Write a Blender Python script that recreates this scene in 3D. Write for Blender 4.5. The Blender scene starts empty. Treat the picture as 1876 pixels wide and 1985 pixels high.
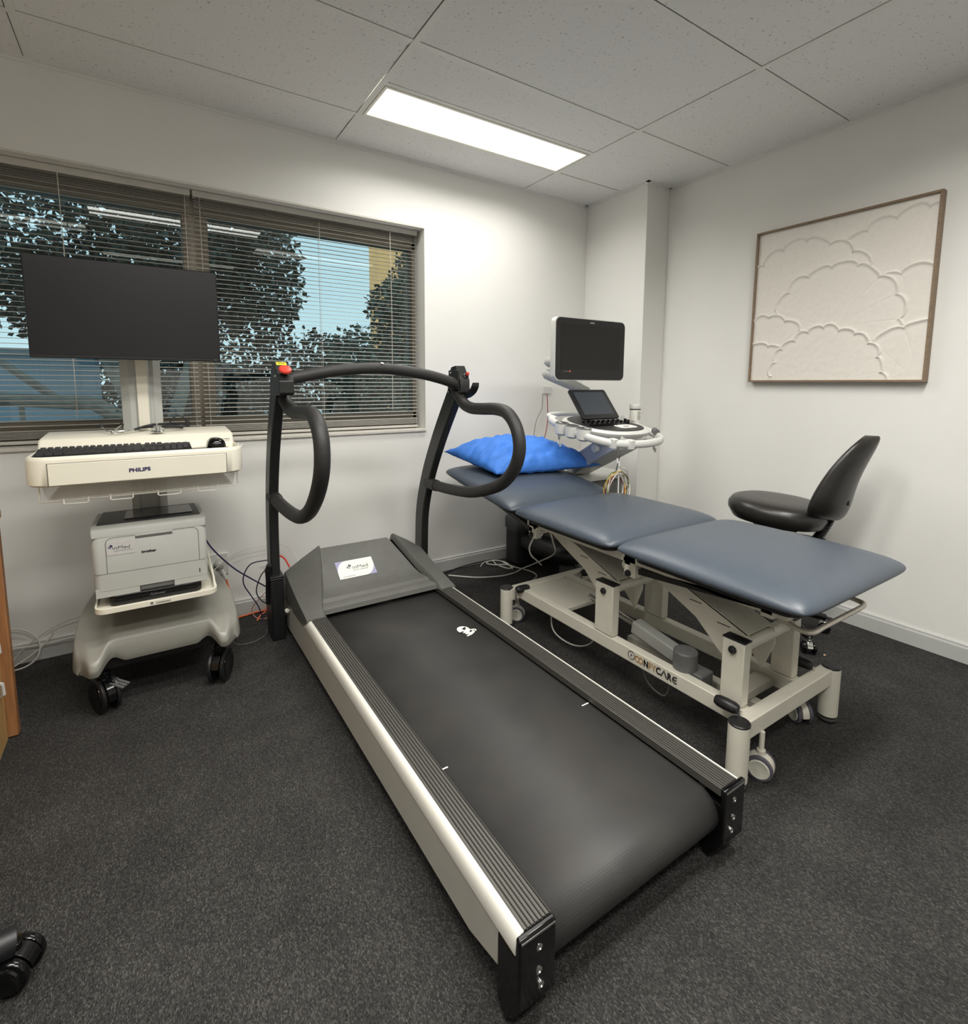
import bpy, bmesh, math, random
from mathutils import Vector, Matrix
random.seed(7)
PI = math.pi
C = bpy.context.scene.collection
S = bpy.context.scene

# ------------------------------------------------------------------ camera
YAW, PIT, ROL = 0.5745064, -0.1119752, 0.0051947
FPX, CX, CY, CZ = 994.853, 933.023, 855.948, 1.16539
cy_, sy_, cp_, sp_, cr_, sr_ = math.cos(YAW), math.sin(YAW), math.cos(PIT), math.sin(PIT), math.cos(ROL), math.sin(ROL)
fw = Vector((sy_*cp_, cy_*cp_, sp_)); rt = Vector((cy_, -sy_, 0)); up = rt.cross(fw)
r2 = cr_*rt + sr_*up; u2 = -sr_*rt + cr_*up
cam = bpy.data.objects.new('camera', bpy.data.cameras.new('camera')); C.objects.link(cam)
cam.data.sensor_fit = 'HORIZONTAL'; cam.data.sensor_width = 36.0
cam.data.lens = 36.0*FPX/1876
cam.data.shift_x = (938-CX)/1876; cam.data.shift_y = -(992.5-CY)/1876
cam.data.clip_start = 0.01; cam.data.clip_end = 200
cam.matrix_world = Matrix(((r2.x, u2.x, -fw.x, 0), (r2.y, u2.y, -fw.y, 0), (r2.z, u2.z, -fw.z, CZ), (0, 0, 0, 1)))
S.camera = cam

# ------------------------------------------------------------------ light and exposure
LAMP = 1.6            # glow of the ceiling light diffusers
LAMPW = (11.2, 20.0, 26.0, 27.0, 11.0)   # watts of the ceiling panels, in the order of LIGHTS
SPREAD = 155          # degrees of spread of the panel optics
SKY = 1.35            # brightness of the evening sky
S.view_settings.view_transform = 'Standard'; S.view_settings.look = 'None'
S.view_settings.gamma = 1.0; S.view_settings.use_curve_mapping = False
S.view_settings.exposure = 0.13
w = bpy.data.worlds.new('world'); S.world = w; w.use_nodes = True
wn = w.node_tree.nodes; wl = w.node_tree.links
bg = wn['Background']; tc = wn.new('ShaderNodeTexCoord'); sx = wn.new('ShaderNodeSeparateXYZ'); rp = wn.new('ShaderNodeValToRGB')
wl.new(tc.outputs['Generated'], sx.inputs[0]); wl.new(sx.outputs['Z'], rp.inputs[0]); wl.new(rp.outputs[0], bg.inputs[0])
rp.color_ramp.elements[0].position = 0.0; rp.color_ramp.elements[0].color = (0.62, 0.80, 0.86, 1)
rp.color_ramp.elements[1].position = 0.6; rp.color_ramp.elements[1].color = (0.34, 0.58, 0.72, 1)
bg.inputs[1].default_value = SKY

# ------------------------------------------------------------------ materials
def lin(c):
    return tuple((v/255/12.92 if v/255 <= 0.04045 else ((v/255+0.055)/1.055)**2.4) for v in c)
MATS = {}
def pm(name, rgb, rough=0.5, metal=0.0, nscale=40, namt=0.06, bump=0.0, bscale=200, spec=0.5, coat=0.0, emit=0.0, stretch=None):
    """procedural material: principled colour varied by noise, optional noise bump"""
    if name in MATS: return MATS[name]
    m = bpy.data.materials.new(name); m.use_nodes = True; MATS[name] = m
    n = m.node_tree.nodes; l = m.node_tree.links; b = n['Principled BSDF']
    c = lin(rgb)
    t = n.new('ShaderNodeTexCoord'); nz = n.new('ShaderNodeTexNoise'); nz.inputs['Scale'].default_value = nscale; nz.inputs['Detail'].default_value = 3
    src = t.outputs['Object']
    if stretch:
        mp = n.new('ShaderNodeMapping'); mp.inputs['Scale'].default_value = stretch; l.new(src, mp.inputs[0]); src = mp.outputs[0]
    l.new(src, nz.inputs[0])
    cr = n.new('ShaderNodeValToRGB'); l.new(nz.outputs[0], cr.inputs[0])
    cr.color_ramp.elements[0].position = 0.3; cr.color_ramp.elements[1].position = 0.7
    cr.color_ramp.elements[0].color = tuple(max(0, v*(1-namt)) for v in c)+(1,)
    cr.color_ramp.elements[1].color = tuple(min(1, v*(1+namt)) for v in c)+(1,)
    l.new(cr.outputs[0], b.inputs['Base Color'])
    b.inputs['Roughness'].default_value = rough; b.inputs['Metallic'].default_value = metal
    b.inputs['Specular IOR Level'].default_value = spec; b.inputs['Coat Weight'].default_value = coat
    if emit > 0:
        l.new(cr.outputs[0], b.inputs['Emission Color']); b.inputs['Emission Strength'].default_value = emit
    if bump > 0:
        n2 = n.new('ShaderNodeTexNoise'); n2.inputs['Scale'].default_value = bscale; l.new(src, n2.inputs[0])
        bp = n.new('ShaderNodeBump'); bp.inputs['Strength'].default_value = bump; bp.inputs['Distance'].default_value = 0.002
        l.new(n2.outputs[0], bp.inputs['Height']); l.new(bp.outputs[0], b.inputs['Normal'])
    return m

def carpet():
    m = bpy.data.materials.new('charcoal loop carpet'); m.use_nodes = True
    n = m.node_tree.nodes; l = m.node_tree.links; b = n['Principled BSDF']
    t = n.new('ShaderNodeTexCoord'); mp = n.new('ShaderNodeMapping'); mp.inputs['Rotation'].default_value = (0, 0, 0.42); mp.inputs['Scale'].default_value = (1, 0.55, 1)
    l.new(t.outputs['Object'], mp.inputs[0])
    v = n.new('ShaderNodeTexVoronoi'); v.inputs['Scale'].default_value = 420; v.inputs['Randomness'].default_value = 0.75; l.new(mp.outputs[0], v.inputs[0])
    nz = n.new('ShaderNodeTexNoise'); nz.inputs['Scale'].default_value = 520; nz.inputs['Detail'].default_value = 2; l.new(mp.outputs[0], nz.inputs[0])
    big = n.new('ShaderNodeTexNoise'); big.inputs['Scale'].default_value = 6; l.new(t.outputs['Object'], big.inputs[0])
    sep = n.new('ShaderNodeSeparateColor'); l.new(v.outputs['Color'], sep.inputs[0])
    cr = n.new('ShaderNodeValToRGB'); l.new(sep.outputs[0], cr.inputs[0])
    e = cr.color_ramp.elements; e[0].position = 0.0; e[0].color = (0.030, 0.029, 0.028, 1); e[1].position = 1.0; e[1].color = (0.108, 0.104, 0.099, 1)
    k = cr.color_ramp.elements.new(0.75); k.color = (0.060, 0.058, 0.055, 1)
    mx = n.new('ShaderNodeMix'); mx.data_type = 'RGBA'; mx.blend_type = 'MULTIPLY'; mx.inputs[0].default_value = 1.0
    rr = n.new('ShaderNodeMapRange'); l.new(big.outputs[0], rr.inputs[0]); rr.inputs[1].default_value = 0.3; rr.inputs[2].default_value = 0.7; rr.inputs[3].default_value = 0.85; rr.inputs[4].default_value = 1.12
    l.new(cr.outputs[0], mx.inputs[6]); l.new(rr.outputs[0], mx.inputs[7]); l.new(mx.outputs[2], b.inputs['Base Color'])
    b.inputs['Roughness'].default_value = 0.95; b.inputs['Specular IOR Level'].default_value = 0.15
    bp = n.new('ShaderNodeBump'); bp.inputs['Strength'].default_value = 1.0; bp.inputs['Distance'].default_value = 0.004
    ad = n.new('ShaderNodeMath'); ad.operation = 'ADD'; l.new(v.outputs['Distance'], ad.inputs[0]); l.new(nz.outputs[0], ad.inputs[1])
    l.new(ad.outputs[0], bp.inputs['Height']); l.new(bp.outputs[0], b.inputs['Normal'])
    return m
def ceiling_tile():
    m = bpy.data.materials.new('mineral fibre ceiling tile'); m.use_nodes = True
    n = m.node_tree.nodes; l = m.node_tree.links; b = n['Principled BSDF']
    t = n.new('ShaderNodeTexCoord'); nz = n.new('ShaderNodeTexNoise'); nz.inputs['Scale'].default_value = 95; nz.inputs['Detail'].default_value = 3; nz.inputs['Roughness'].default_value = 0.6
    l.new(t.outputs['Object'], nz.inputs[0])
    cr = n.new('ShaderNodeValToRGB'); l.new(nz.outputs[0], cr.inputs[0]); e = cr.color_ramp.elements
    e[0].position = 0.29; e[0].color = (0.42, 0.42, 0.41, 1); e[1].position = 0.37; e[1].color = (0.84, 0.84, 0.83, 1)
    l.new(cr.outputs[0], b.inputs['Base Color']); b.inputs['Roughness'].default_value = 0.95; b.inputs['Specular IOR Level'].default_value = 0.1
    bp = n.new('ShaderNodeBump'); bp.inputs['Strength'].default_value = 0.5; bp.inputs['Distance'].default_value = 0.003
    l.new(nz.outputs[0], bp.inputs['Height']); l.new(bp.outputs[0], b.inputs['Normal'])
    return m
def belt_mat():
    m = bpy.data.materials.new('woven rubber belt'); m.use_nodes = True
    n = m.node_tree.nodes; l = m.node_tree.links; b = n['Principled BSDF']
    t = n.new('ShaderNodeTexCoord')
    w1 = n.new('ShaderNodeTexVoronoi'); w1.inputs['Scale'].default_value = 330; w1.inputs['Randomness'].default_value = 0.1; l.new(t.outputs['Object'], w1.inputs[0])
    nz = n.new('ShaderNodeTexNoise'); nz.inputs['Scale'].default_value = 5; l.new(t.outputs['Object'], nz.inputs[0])
    cr = n.new('ShaderNodeValToRGB'); l.new(nz.outputs[0], cr.inputs[0]); e = cr.color_ramp.elements
    e[0].position = 0.3; e[0].color = (0.028, 0.027, 0.026, 1); e[1].position = 0.7; e[1].color = (0.042, 0.040, 0.038, 1)
    l.new(cr.outputs[0], b.inputs['Base Color']); b.inputs['Roughness'].default_value = 0.55
    bp = n.new('ShaderNodeBump'); bp.inputs['Strength'].default_value = 0.35; bp.inputs['Distance'].default_value = 0.001
    l.new(w1.outputs['Distance'], bp.inputs['Height']); l.new(bp.outputs[0], b.inputs['Normal'])
    return m
def glass_mat():
    m = bpy.data.materials.new('window glass'); m.use_nodes = True
    n = m.node_tree.nodes; l = m.node_tree.links; n.remove(n['Principled BSDF'])
    tr = n.new('ShaderNodeBsdfTransparent'); tr.inputs[0].default_value = (0.80, 0.86, 0.86, 1)
    gl = n.new('ShaderNodeBsdfGlossy'); gl.inputs['Roughness'].default_value = 0.0; gl.inputs[0].default_value = (1, 1, 1, 1)
    fr = n.new('ShaderNodeFresnel'); fr.inputs[0].default_value = 1.6
    mx = n.new('ShaderNodeMixShader'); l.new(fr.outputs[0], mx.inputs[0]); l.new(tr.outputs[0], mx.inputs[1]); l.new(gl.outputs[0], mx.inputs[2])
    l.new(mx.outputs[0], n['Material Output'].inputs[0])
    return m
WALL = pm('painted plaster wall', (236, 235, 231), 0.7, nscale=3, namt=0.015, bump=0.15, bscale=350, spec=0.2)
CARPET = carpet(); TILE = ceiling_tile(); BELT = belt_mat(); GLASS = glass_mat()
TEE = pm('white ceiling grid', (232, 232, 228), 0.5, namt=0.02)
SKIRT = pm('grey gloss skirting paint', (196, 197, 194), 0.35, nscale=6, namt=0.03)
ALU = pm('bronze grey window aluminium', (150, 142, 130), 0.45, metal=0.3, namt=0.04)
SLAT = pm('grey blind slat', (205, 202, 194), 0.5, nscale=10, namt=0.05)
CORD = pm('pale blind cord', (205, 200, 190), 0.7)
WHITEG = pm('warm white moulded plastic', (226, 221, 205), 0.4, nscale=8, namt=0.02, bump=0.05, bscale=600)
PALE = pm('cool white plastic', (214, 214, 210), 0.35, nscale=8, namt=0.02)
GREYP = pm('light grey plastic', (176, 177, 172), 0.4, nscale=8, namt=0.03, bump=0.05, bscale=500)
BASEG = pm('grey moulded cart base', (140, 139, 131), 0.33, nscale=8, namt=0.03)
MIDG = pm('mid grey plastic', (98, 99, 98), 0.45, namt=0.04)
BLACKP = pm('black plastic', (26, 26, 28), 0.4, nscale=60, namt=0.15)
BLACKS = pm('satin black steel', (30, 31, 31), 0.38, nscale=60, namt=0.1, bump=0.05, bscale=900)
FOAM = pm('black foam grip', (38, 37, 36), 0.55, nscale=80, namt=0.1, bump=0.1, bscale=700)
GLOSSB = pm('gloss black plastic', (12, 12, 13), 0.15, namt=0.1, nscale=20)
SCREEN = pm('matt black screen', (8, 8, 10), 0.34, nscale=3, namt=0.1)
SCREENB = pm('dark slate touch screen', (62, 68, 76), 0.22, nscale=3, namt=0.05)
HOOD = pm('charcoal hood plastic', (92, 92, 88), 0.5, nscale=30, namt=0.06, bump=0.25, bscale=900)
RAIL = pm('dark ribbed aluminium', (86, 84, 80), 0.42, metal=0.35, nscale=90, namt=0.08, stretch=(1, 0.05, 1))
STRIP = pm('bright aluminium edge', (235, 232, 222), 0.3, metal=0.1, nscale=20, namt=0.02)
SKIRTT = pm('grey treadmill side panel', (186, 182, 172), 0.5, nscale=12, namt=0.03)
VINYL = pm('slate blue vinyl', (68, 76, 86), 0.38, nscale=25, namt=0.04, bump=0.12, bscale=650)
VINYLD = pm('black vinyl underside', (22, 22, 24), 0.6, namt=0.1)
CREAM = pm('cream powder coated steel', (214, 210, 196), 0.4, nscale=20, namt=0.03, bump=0.05, bscale=700)
CHROME = pm('polished steel', (200, 200, 196), 0.18, metal=0.9, namt=0.03)
LEATHER = pm('black stool vinyl', (38, 36, 34), 0.3, nscale=50, namt=0.12, bump=0.2, bscale=420)
BLUE = pm('blue disposable pillow cover', (60, 122, 212), 0.7, nscale=40, namt=0.08, bump=0.35, bscale=160)
WOODF = pm('weathered oak frame', (134, 114, 92), 0.55, nscale=30, namt=0.22, bump=0.2, bscale=90, stretch=(1, 1, 12))
CANVAS = pm('off white plaster relief', (230, 225, 217), 0.8, nscale=60, namt=0.02, bump=0.15, bscale=300)
DESKW = pm('brown timber edge', (150, 104, 66), 0.5, nscale=14, namt=0.18, stretch=(6, 6, 0.5))
DESKT = pm('tan timber panel', (186, 148, 96), 0.5, nscale=10, namt=0.14, stretch=(6, 6, 0.5))
RED = pm('red plastic', (212, 66, 52), 0.35, namt=0.04)
YELLOW = pm('yellow label', (226, 214, 52), 0.5, namt=0.04)
ORANGE = pm('orange cord rubber', (240, 122, 72), 0.4, namt=0.05)
NAVY = pm('dark navy cable', (44, 34, 74), 0.4, namt=0.08)
CWHITE = pm('white cable', (206, 204, 196), 0.45, namt=0.04)
CGREY = pm('grey cable', (120, 120, 118), 0.45, namt=0.04)
INKN = pm('navy ink', (40, 32, 84), 0.5, namt=0.05)
INKK = pm('black ink', (22, 20, 24), 0.5, namt=0.05)
INKG = pm('grey ink', (112, 112, 112), 0.6, namt=0.05)
INKO = pm('gold ink', (178, 134, 74), 0.5, namt=0.05)
PAPER = pm('white paper label', (238, 237, 228), 0.6, namt=0.02)
LILAC = pm('lilac printed corner', (158, 156, 190), 0.6, nscale=90, namt=0.12)
LAMPM = pm('lit opal diffuser', (255, 251, 238), 0.6, nscale=2, namt=0.02, emit=LAMP)

# ------------------------------------------------------------------ mesh building
class MB:
    def __init__(s): s.v = []; s.f = []
    def add(s, vs, fs):
        o = len(s.v); s.v += [tuple(p) for p in vs]; s.f += [tuple(i+o for i in f) for f in fs]; return s
    def box(s, x0, x1, y0, y1, z0, z1):
        vs = [(x, y, z) for z in (z0, z1) for y in (y0, y1) for x in (x0, x1)]
        return s.add(vs, [(0, 2, 3, 1), (4, 5, 7, 6), (0, 1, 5, 4), (2, 6, 7, 3), (0, 4, 6, 2), (1, 3, 7, 5)])
    def obox(s, p0, p1, wd, ht, upv=(0, 0, 1)):
        """box beam from p0 to p1; wd across, ht along upv"""
        p0 = Vector(p0); p1 = Vector(p1); d = (p1-p0).normalized(); a = d.cross(Vector(upv)).normalized(); b = a.cross(d).normalized()
        vs = []
        for p in (p0, p1):
            for i, j in ((-1, -1), (1, -1), (1, 1), (-1, 1)): vs.append(p+a*(wd/2*i)+b*(ht/2*j))
        return s.add(vs, [(3, 2, 1, 0), (4, 5, 6, 7), (0, 1, 5, 4), (1, 2, 6, 5), (2, 3, 7, 6), (3, 0, 4, 7)])
    def tube(s, pts, r, n=10, closed=False, caps=True):
        pts = [Vector(p) for p in pts]; k = len(pts); rr = r if isinstance(r, (list, tuple)) else [r]*k
        vs = []; nrm = None
        for i, p in enumerate(pts):
            if closed: d = pts[(i+1) % k]-pts[i-1]
            else: d = pts[min(i+1, k-1)]-pts[max(i-1, 0)]
            if d.length < 1e-9: d = Vector((0, 0, 1))
            d.normalize()
            if nrm is None:
                nrm = d.orthogonal().normalized()
            else:
                nrm = nrm-d*nrm.dot(d)
                nrm = nrm.normalized() if nrm.length > 1e-6 else d.orthogonal().normalized()
            b = d.cross(nrm)
            for j in range(n):
                a = 2*PI*j/n; vs.append(p+nrm*(rr[i]*math.cos(a))+b*(rr[i]*math.sin(a)))
        fs = []
        for i in range(k if closed else k-1):
            for j in range(n):
                a = i*n+j; b2 = i*n+(j+1) % n; c = ((i+1) % k)*n+(j+1) % n; d2 = ((i+1) % k)*n+j
                fs.append((a, b2, c, d2))
        if caps and not closed:
            fs.append(tuple(range(n-1, -1, -1))); fs.append(tuple((k-1)*n+j for j in range(n)))
        return s.add(vs, fs)
    def cyl(s, p0, p1, r0, r1=None, n=20):
        return s.tube([p0, p1], [r0, r0 if r1 is None else r1], n)
    def lathe(s, c, axis, prof, n=24):
        """prof: (radius, height) along axis from c"""
        ax = Vector(axis).normalized(); a = ax.orthogonal().normalized(); b = ax.cross(a); c = Vector(c); vs = []; fs = []
        for r, h in prof:
            for j in range(n):
                t = 2*PI*j/n; vs.append(c+ax*h+a*(r*math.cos(t))+b*(r*math.sin(t)))
        m = len(prof)
        for i in range(m-1):
            for j in range(n): fs.append((i*n+j, i*n+(j+1) % n, (i+1)*n+(j+1) % n, (i+1)*n+j))
        fs.append(tuple(range(n-1, -1, -1))); fs.append(tuple((m-1)*n+j for j in range(n)))
        return s.add(vs, fs)
    def prism(s, poly, axis, a, b):
        """poly of 2D points extruded along axis ('x': poly=(y,z); 'y': (x,z); 'z': (x,y)) from a to b"""
        def m(p, t): return {'x': (t, p[0], p[1]), 'y': (p[0], t, p[1]), 'z': (p[0], p[1], t)}[axis]
        n = len(poly); vs = [m(p, a) for p in poly]+[m(p, b) for p in poly]
        return s.add(vs, [tuple(range(n-1, -1, -1)), tuple(range(n, 2*n))]+[(i, (i+1) % n, (i+1) % n+n, i+n) for i in range(n)])
    def loft(s, rings, cap=True, closed=True):
        n = len(rings[0]); vs = [p for r in rings for p in r]; fs = []
        for i in range(len(rings)-1):
            for j in range(n if closed else n-1): fs.append((i*n+j, i*n+(j+1) % n, (i+1)*n+(j+1) % n, (i+1)*n+j))
        if cap: fs.append(tuple(range(n-1, -1, -1))); fs.append(tuple((len(rings)-1)*n+j for j in range(n)))
        return s.add(vs, fs)
    def pad(s, cx, cy, hw, hd, rc, prof, n=7):
        """rounded rectangle rings; prof = (inset, z) bottom to top"""
        rings = []
        for ins, z in prof: rings.append([(x, y, z) for x, y in rrect(cx, cy, hw-ins, hd-ins, max(0.002, rc-ins*0.6), n)])
        return s.loft(rings)
    def sphere(s, c, r, sc=(1, 1, 1), n=12):
        rings = []
        for i in range(1, n):
            t = PI*i/n; rings.append([(c[0]+sc[0]*r*math.sin(t)*math.cos(2*PI*j/(2*n)), c[1]+sc[1]*r*math.sin(t)*math.sin(2*PI*j/(2*n)), c[2]-sc[2]*r*math.cos(t)) for j in range(2*n)])
        return s.loft(rings)
    def xf(s, M):
        s.v = [tuple(M @ Vector(p)) for p in s.v]; return s
    def build(s, name, mat, parent=None, smooth=False, bevel=0.0, seg=2, sub=0, org=None, ang=40):
        o0 = Vector(parent['_org']) if parent is not None else Vector(org if org is not None else (0, 0, 0))
        me = bpy.data.meshes.new(name); me.from_pydata([tuple(Vector(p)-o0) for p in s.v], [], s.f); me.update()
        bm = bmesh.new(); bm.from_mesh(me); bmesh.ops.recalc_face_normals(bm, faces=bm.faces); bm.to_mesh(me); bm.free()
        o = bpy.data.objects.new(name, me); C.objects.link(o); me.materials.append(mat)
        if parent is not None: o.parent = parent
        else: o.location = o0
        o['_org'] = tuple(o0)
        if smooth or bevel > 0 or sub:
            for p in me.polygons: p.use_smooth = True
            if hasattr(me, 'set_sharp_from_angle') and not sub: me.set_sharp_from_angle(angle=math.radians(ang))
        if bevel > 0:
            md = o.modifiers.new('bevel', 'BEVEL'); md.width = bevel; md.segments = seg; md.limit_method = 'ANGLE'; md.angle_limit = math.radians(35); md.harden_normals = False
        if sub:
            md = o.modifiers.new('sub', 'SUBSURF'); md.levels = sub; md.render_levels = sub
        return o
def rrect(cx, cy, hw, hd, r, n=6):
    r = min(r, hw*0.999, hd*0.999); out = []
    for sx_, sy2, a0 in ((1, -1, -PI/2), (1, 1, 0), (-1, 1, PI/2), (-1, -1, PI)):
        for i in range(n+1):
            a = a0+PI/2*i/n; out.append((cx+sx_*(hw-r)+r*math.cos(a), cy+sy2*(hd-r)+r*math.sin(a)))
    return out
def smooth_path(pts, n=8, closed=False):
    """Catmull-Rom through pts"""
    P = [Vector(p) for p in pts]; out = []; k = len(P)
    for i in range(k if closed else k-1):
        if closed: a, b, c, d = P[i-1], P[i], P[(i+1) % k], P[(i+2) % k]
        else: a, b, c, d = P[max(i-1, 0)], P[i], P[i+1], P[min(i+2, k-1)]
        for j in range(n):
            t = j/n; out.append(0.5*((2*b)+(c-a)*t+(2*a-5*b+4*c-d)*t*t+(3*b-a-3*c+d)*t**3))
    if not closed: out.append(P[-1])
    return out
def thing(name, label, cat, loc, group=None):
    o = bpy.data.objects.new(name, None); C.objects.link(o); o.location = loc; o.empty_display_size = 0.1
    o['label'] = label; o['category'] = cat; o['_org'] = tuple(loc)
    if group: o['group'] = group
    return o
def tag(o, label, cat, group=None):
    o['label'] = label; o['category'] = cat
    if group: o['group'] = group
    return o
def struct(o): o['kind'] = 'structure'; return o
def clone(o, dloc, label=None, parent=None):
    """copy of a thing (or part) with its parts and sub-parts"""
    c = o.copy(); C.objects.link(c)
    if parent is not None: c.parent = parent
    c.location = Vector(o.location)+Vector(dloc)
    if label: c['label'] = label
    for ch in list(o.children):
        d = ch.copy(); C.objects.link(d); d.parent = c
        for g in list(ch.children):
            e = g.copy(); C.objects.link(e); e.parent = d
    return c
def text(body, size, loc, ax, ay, mat, parent, name='lettering', off=0.0, spacing=1.0, align='LEFT', shear=0.0, sx=1.0):
    cu = bpy.data.curves.new('t', 'FONT'); cu.body = body; cu.size = size; cu.extrude = 0.0004; cu.offset = off; cu.space_character = spacing; cu.align_x = align; cu.shear = shear
    cu.resolution_u = 3
    o = bpy.data.objects.new('t', cu); C.objects.link(o); dg = bpy.context.evaluated_depsgraph_get()
    me = bpy.data.meshes.new_from_object(o.evaluated_get(dg)); bpy.data.objects.remove(o)
    ax = Vector(ax).normalized(); ay = Vector(ay).normalized(); az = ax.cross(ay); o0 = Vector(parent['_org']); L = Vector(loc)
    for v in me.vertices: v.co = L+ax*(v.co.x*sx)+ay*v.co.y+az*v.co.z-o0
    me.materials.clear(); me.materials.append(mat); me.name = name
    ob = bpy.data.objects.new(name, me); C.objects.link(ob); ob.parent = parent; ob['_org'] = tuple(o0)
    return ob

# ------------------------------------------------------------------ the room
XL, XR, YB, YF, H = -2.3, 2.848, 2.74, -1.7, 2.3964      # left, right, window wall, wall behind the camera, ceiling
XC, YC = 2.639, 2.216                                     # corner pillar
WX0, WX1, WZ0, WZ1 = -1.75, 1.377, 0.895, 2.047           # window opening
WT = 0.24
struct(MB().box(XL, XR, YF, YB, -0.1, 0).build('floor', CARPET))
m = MB()
m.box(XL, WX0, YB, YB+WT, 0, H+.05); m.box(WX1, XR+.1, YB, YB+WT, 0, H+.05); m.box(WX0, WX1, YB, YB+WT, 0, WZ0); m.box(WX0, WX1, YB, YB+WT, WZ1, H+.05)
struct(m.build('wall_back', WALL))
struct(MB().box(XR, XR+.12, YF, YB, 0, H+.05).build('wall_right', WALL))
struct(MB().box(XL-.12, XL, YF, YB+WT, 0, H+.05).build('wall_left', WALL))
struct(MB().box(XL-.12, XR+.12, YF-.12, YF, 0, H+.05).build('wall_front', WALL))
struct(MB().box(XC, XR, YC, YB, 0, H+.05).build('wall_pillar', WALL, bevel=0.003))
# suspended ceiling: tiles with a narrow gap beside each grid bar
T0, R0 = 0.875, 2.415
xs = [T0+1.2*k for k in range(-3, 3)]; ys = [R0-0.6*k for k in range(-1, 8)]
tl = MB()
LIGHTS = [(T0, 2.115), (T0-1.2, 0.915), (T0, 0.315), (T0-1.2, -0.585), (T0-2.4, 0.315)]   # each 1.2 x 0.3
def clipbox(x0, x1, y0, y1):
    x0 = max(x0, XL); x1 = min(x1, XR); y0 = max(y0, YF); y1 = min(y1, YB)
    if x1-x0 > 0.01 and y1-y0 > 0.01: tl.box(x0, x1, y0, y1, H+.001, H+.014)
for x0 in xs:
    for y1 in ys:
        y0 = y1-0.6; X0 = x0+.018; X1 = x0+1.2-.0035; Y0 = y0+.018; Y1 = y1-.0035
        lit = [L for L in LIGHTS if abs(L[0]-x0) < .01 and y0-.01 < L[1] < y1-.05]
        if lit:
            a = lit[0][1]
            if a-y0 > .05: clipbox(X0, X1, Y0, a-.0035)
            if y1-(a+.3) > .05: clipbox(X0, X1, a+.3+.018, Y1)
        else: clipbox(X0, X1, Y0, Y1)
tl.box(XL-.12, XR+.12, YF-.12, YB+WT, H+.05, H+.12)
struct(tl.build('ceiling', TILE))
g = MB()
for x0 in xs:
    if XL < x0 < XR: g.box(x0, x0+.024, YF, YB, H-.0015, H+.002)
for y1 in ys:
    if YF < y1 < YB: g.box(XL, XR, y1, y1+.022, H-.001, H+.002)
for lx, ly in LIGHTS:
    for yy in (ly, ly+.3):
        if min(abs(yy-y1) for y1 in ys) > .02: g.box(lx+.024, lx+1.2, yy, yy+.022, H-.001, H+.002)
struct(g.build('trim_1', TEE))
a = MB()     # wall angle under the tiles
ins = .022; zz = H-.014
a.box(XL, XC, YB-ins, YB, H-.0025, H+.001).box(XL, XC, YB-.004, YB, zz, H)
a.box(XC-ins, XC, YC-ins, YB, H-.0025, H+.001).box(XC-.004, XC, YC, YB, zz, H)
a.box(XC-ins, XR, YC-ins, YC, H-.0025, H+.001).box(XC-.004, XR, YC-.004, YC, zz, H)
a.box(XR-ins, XR, YF, YC, H-.0025, H+.001).box(XR-.004, XR, YF, YC, zz, H)
struct(a.build('trim_2', TEE))
def skirting(name, x0, y0, x1, y1, nx, ny, t=.014, h=.082):
    prof = [(0, 0), (t, 0), (t, h-.018), (t*.75, h-.010), (t*.75, h-.004), (t*.45, h), (0, h)]
    mb = MB(); n = len(prof)
    vs = [(x0+nx*p, y0+ny*p, z) for p, z in prof]+[(x1+nx*p, y1+ny*p, z) for p, z in prof]
    mb.add(vs, [tuple(range(n)), tuple(range(2*n-1, n-1, -1))]+[(i, i+n, (i+1) % n+n, (i+1) % n) for i in range(n)])
    return struct(mb.build(name, SKIRT))
skirting('baseboard_back', XL, YB, XC, YB, 0, -1)
skirting('baseboard_right', XR, YF, XR, YC, -1, 0)
skirting('baseboard_pillar_side', XC, YC, XC, YB, -1, 0)
skirting('baseboard_pillar_front', XC, YC, XR, YC, 0, -1)
skirting('baseboard_left', XL, YF, XL, YB, 1, 0)

# ceiling lights
def ceiling_light(lx, ly, label):
    t = thing('ceiling_light', label, 'light', (lx+.6, ly+.15, H), 'recessed ceiling light panels')
    f = MB(); z0, z1 = H-.004, H+.03; X0, X1, Y0, Y1 = lx+.026, lx+1.192, ly+.024, ly+.294
    f.box(X0, X1, Y0, Y0+.012, z0, z1).box(X0, X1, Y1-.012, Y1, z0, z1).box(X0, X0+.012, Y0+.012, Y1-.012, z0, z1).box(X1-.012, X1, Y0+.012, Y1-.012, z0, z1)
    f.build('frame', STRIP, t)
    MB().box(X0+.012, X1-.012, Y0+.012, Y1-.012, H-.001, H+.006).build('diffuser', LAMPM, t)
    ld = bpy.data.lights.new('panel_lamp', 'AREA'); ld.shape = 'RECTANGLE'; ld.size = X1-X0-.026; ld.size_y = Y1-Y0-.026
    ld.energy = LAMPW[LIGHTS.index((lx, ly))]; ld.color = (1.0, 0.975, 0.92); ld.spread = math.radians(SPREAD)
    lo = bpy.data.objects.new('panel_lamp', ld); C.objects.link(lo); lo.parent = t; lo.location = ((X0+X1)/2-lx-.6, (Y0+Y1)/2-ly-.15, -.003)
    return t
ceiling_light(*LIGHTS[0], 'lit white ceiling light panel above the treadmill head and exam couch')
ceiling_light(*LIGHTS[1], 'ceiling light panel over the open floor left of the treadmill, reflected in the window')
ceiling_light(*LIGHTS[2], 'ceiling light panel almost overhead, over the treadmill foot end')
ceiling_light(*LIGHTS[3], 'ceiling light panel behind the camera on the left')
ceiling_light(*LIGHTS[4], 'ceiling light panel far left over the office chair')

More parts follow.
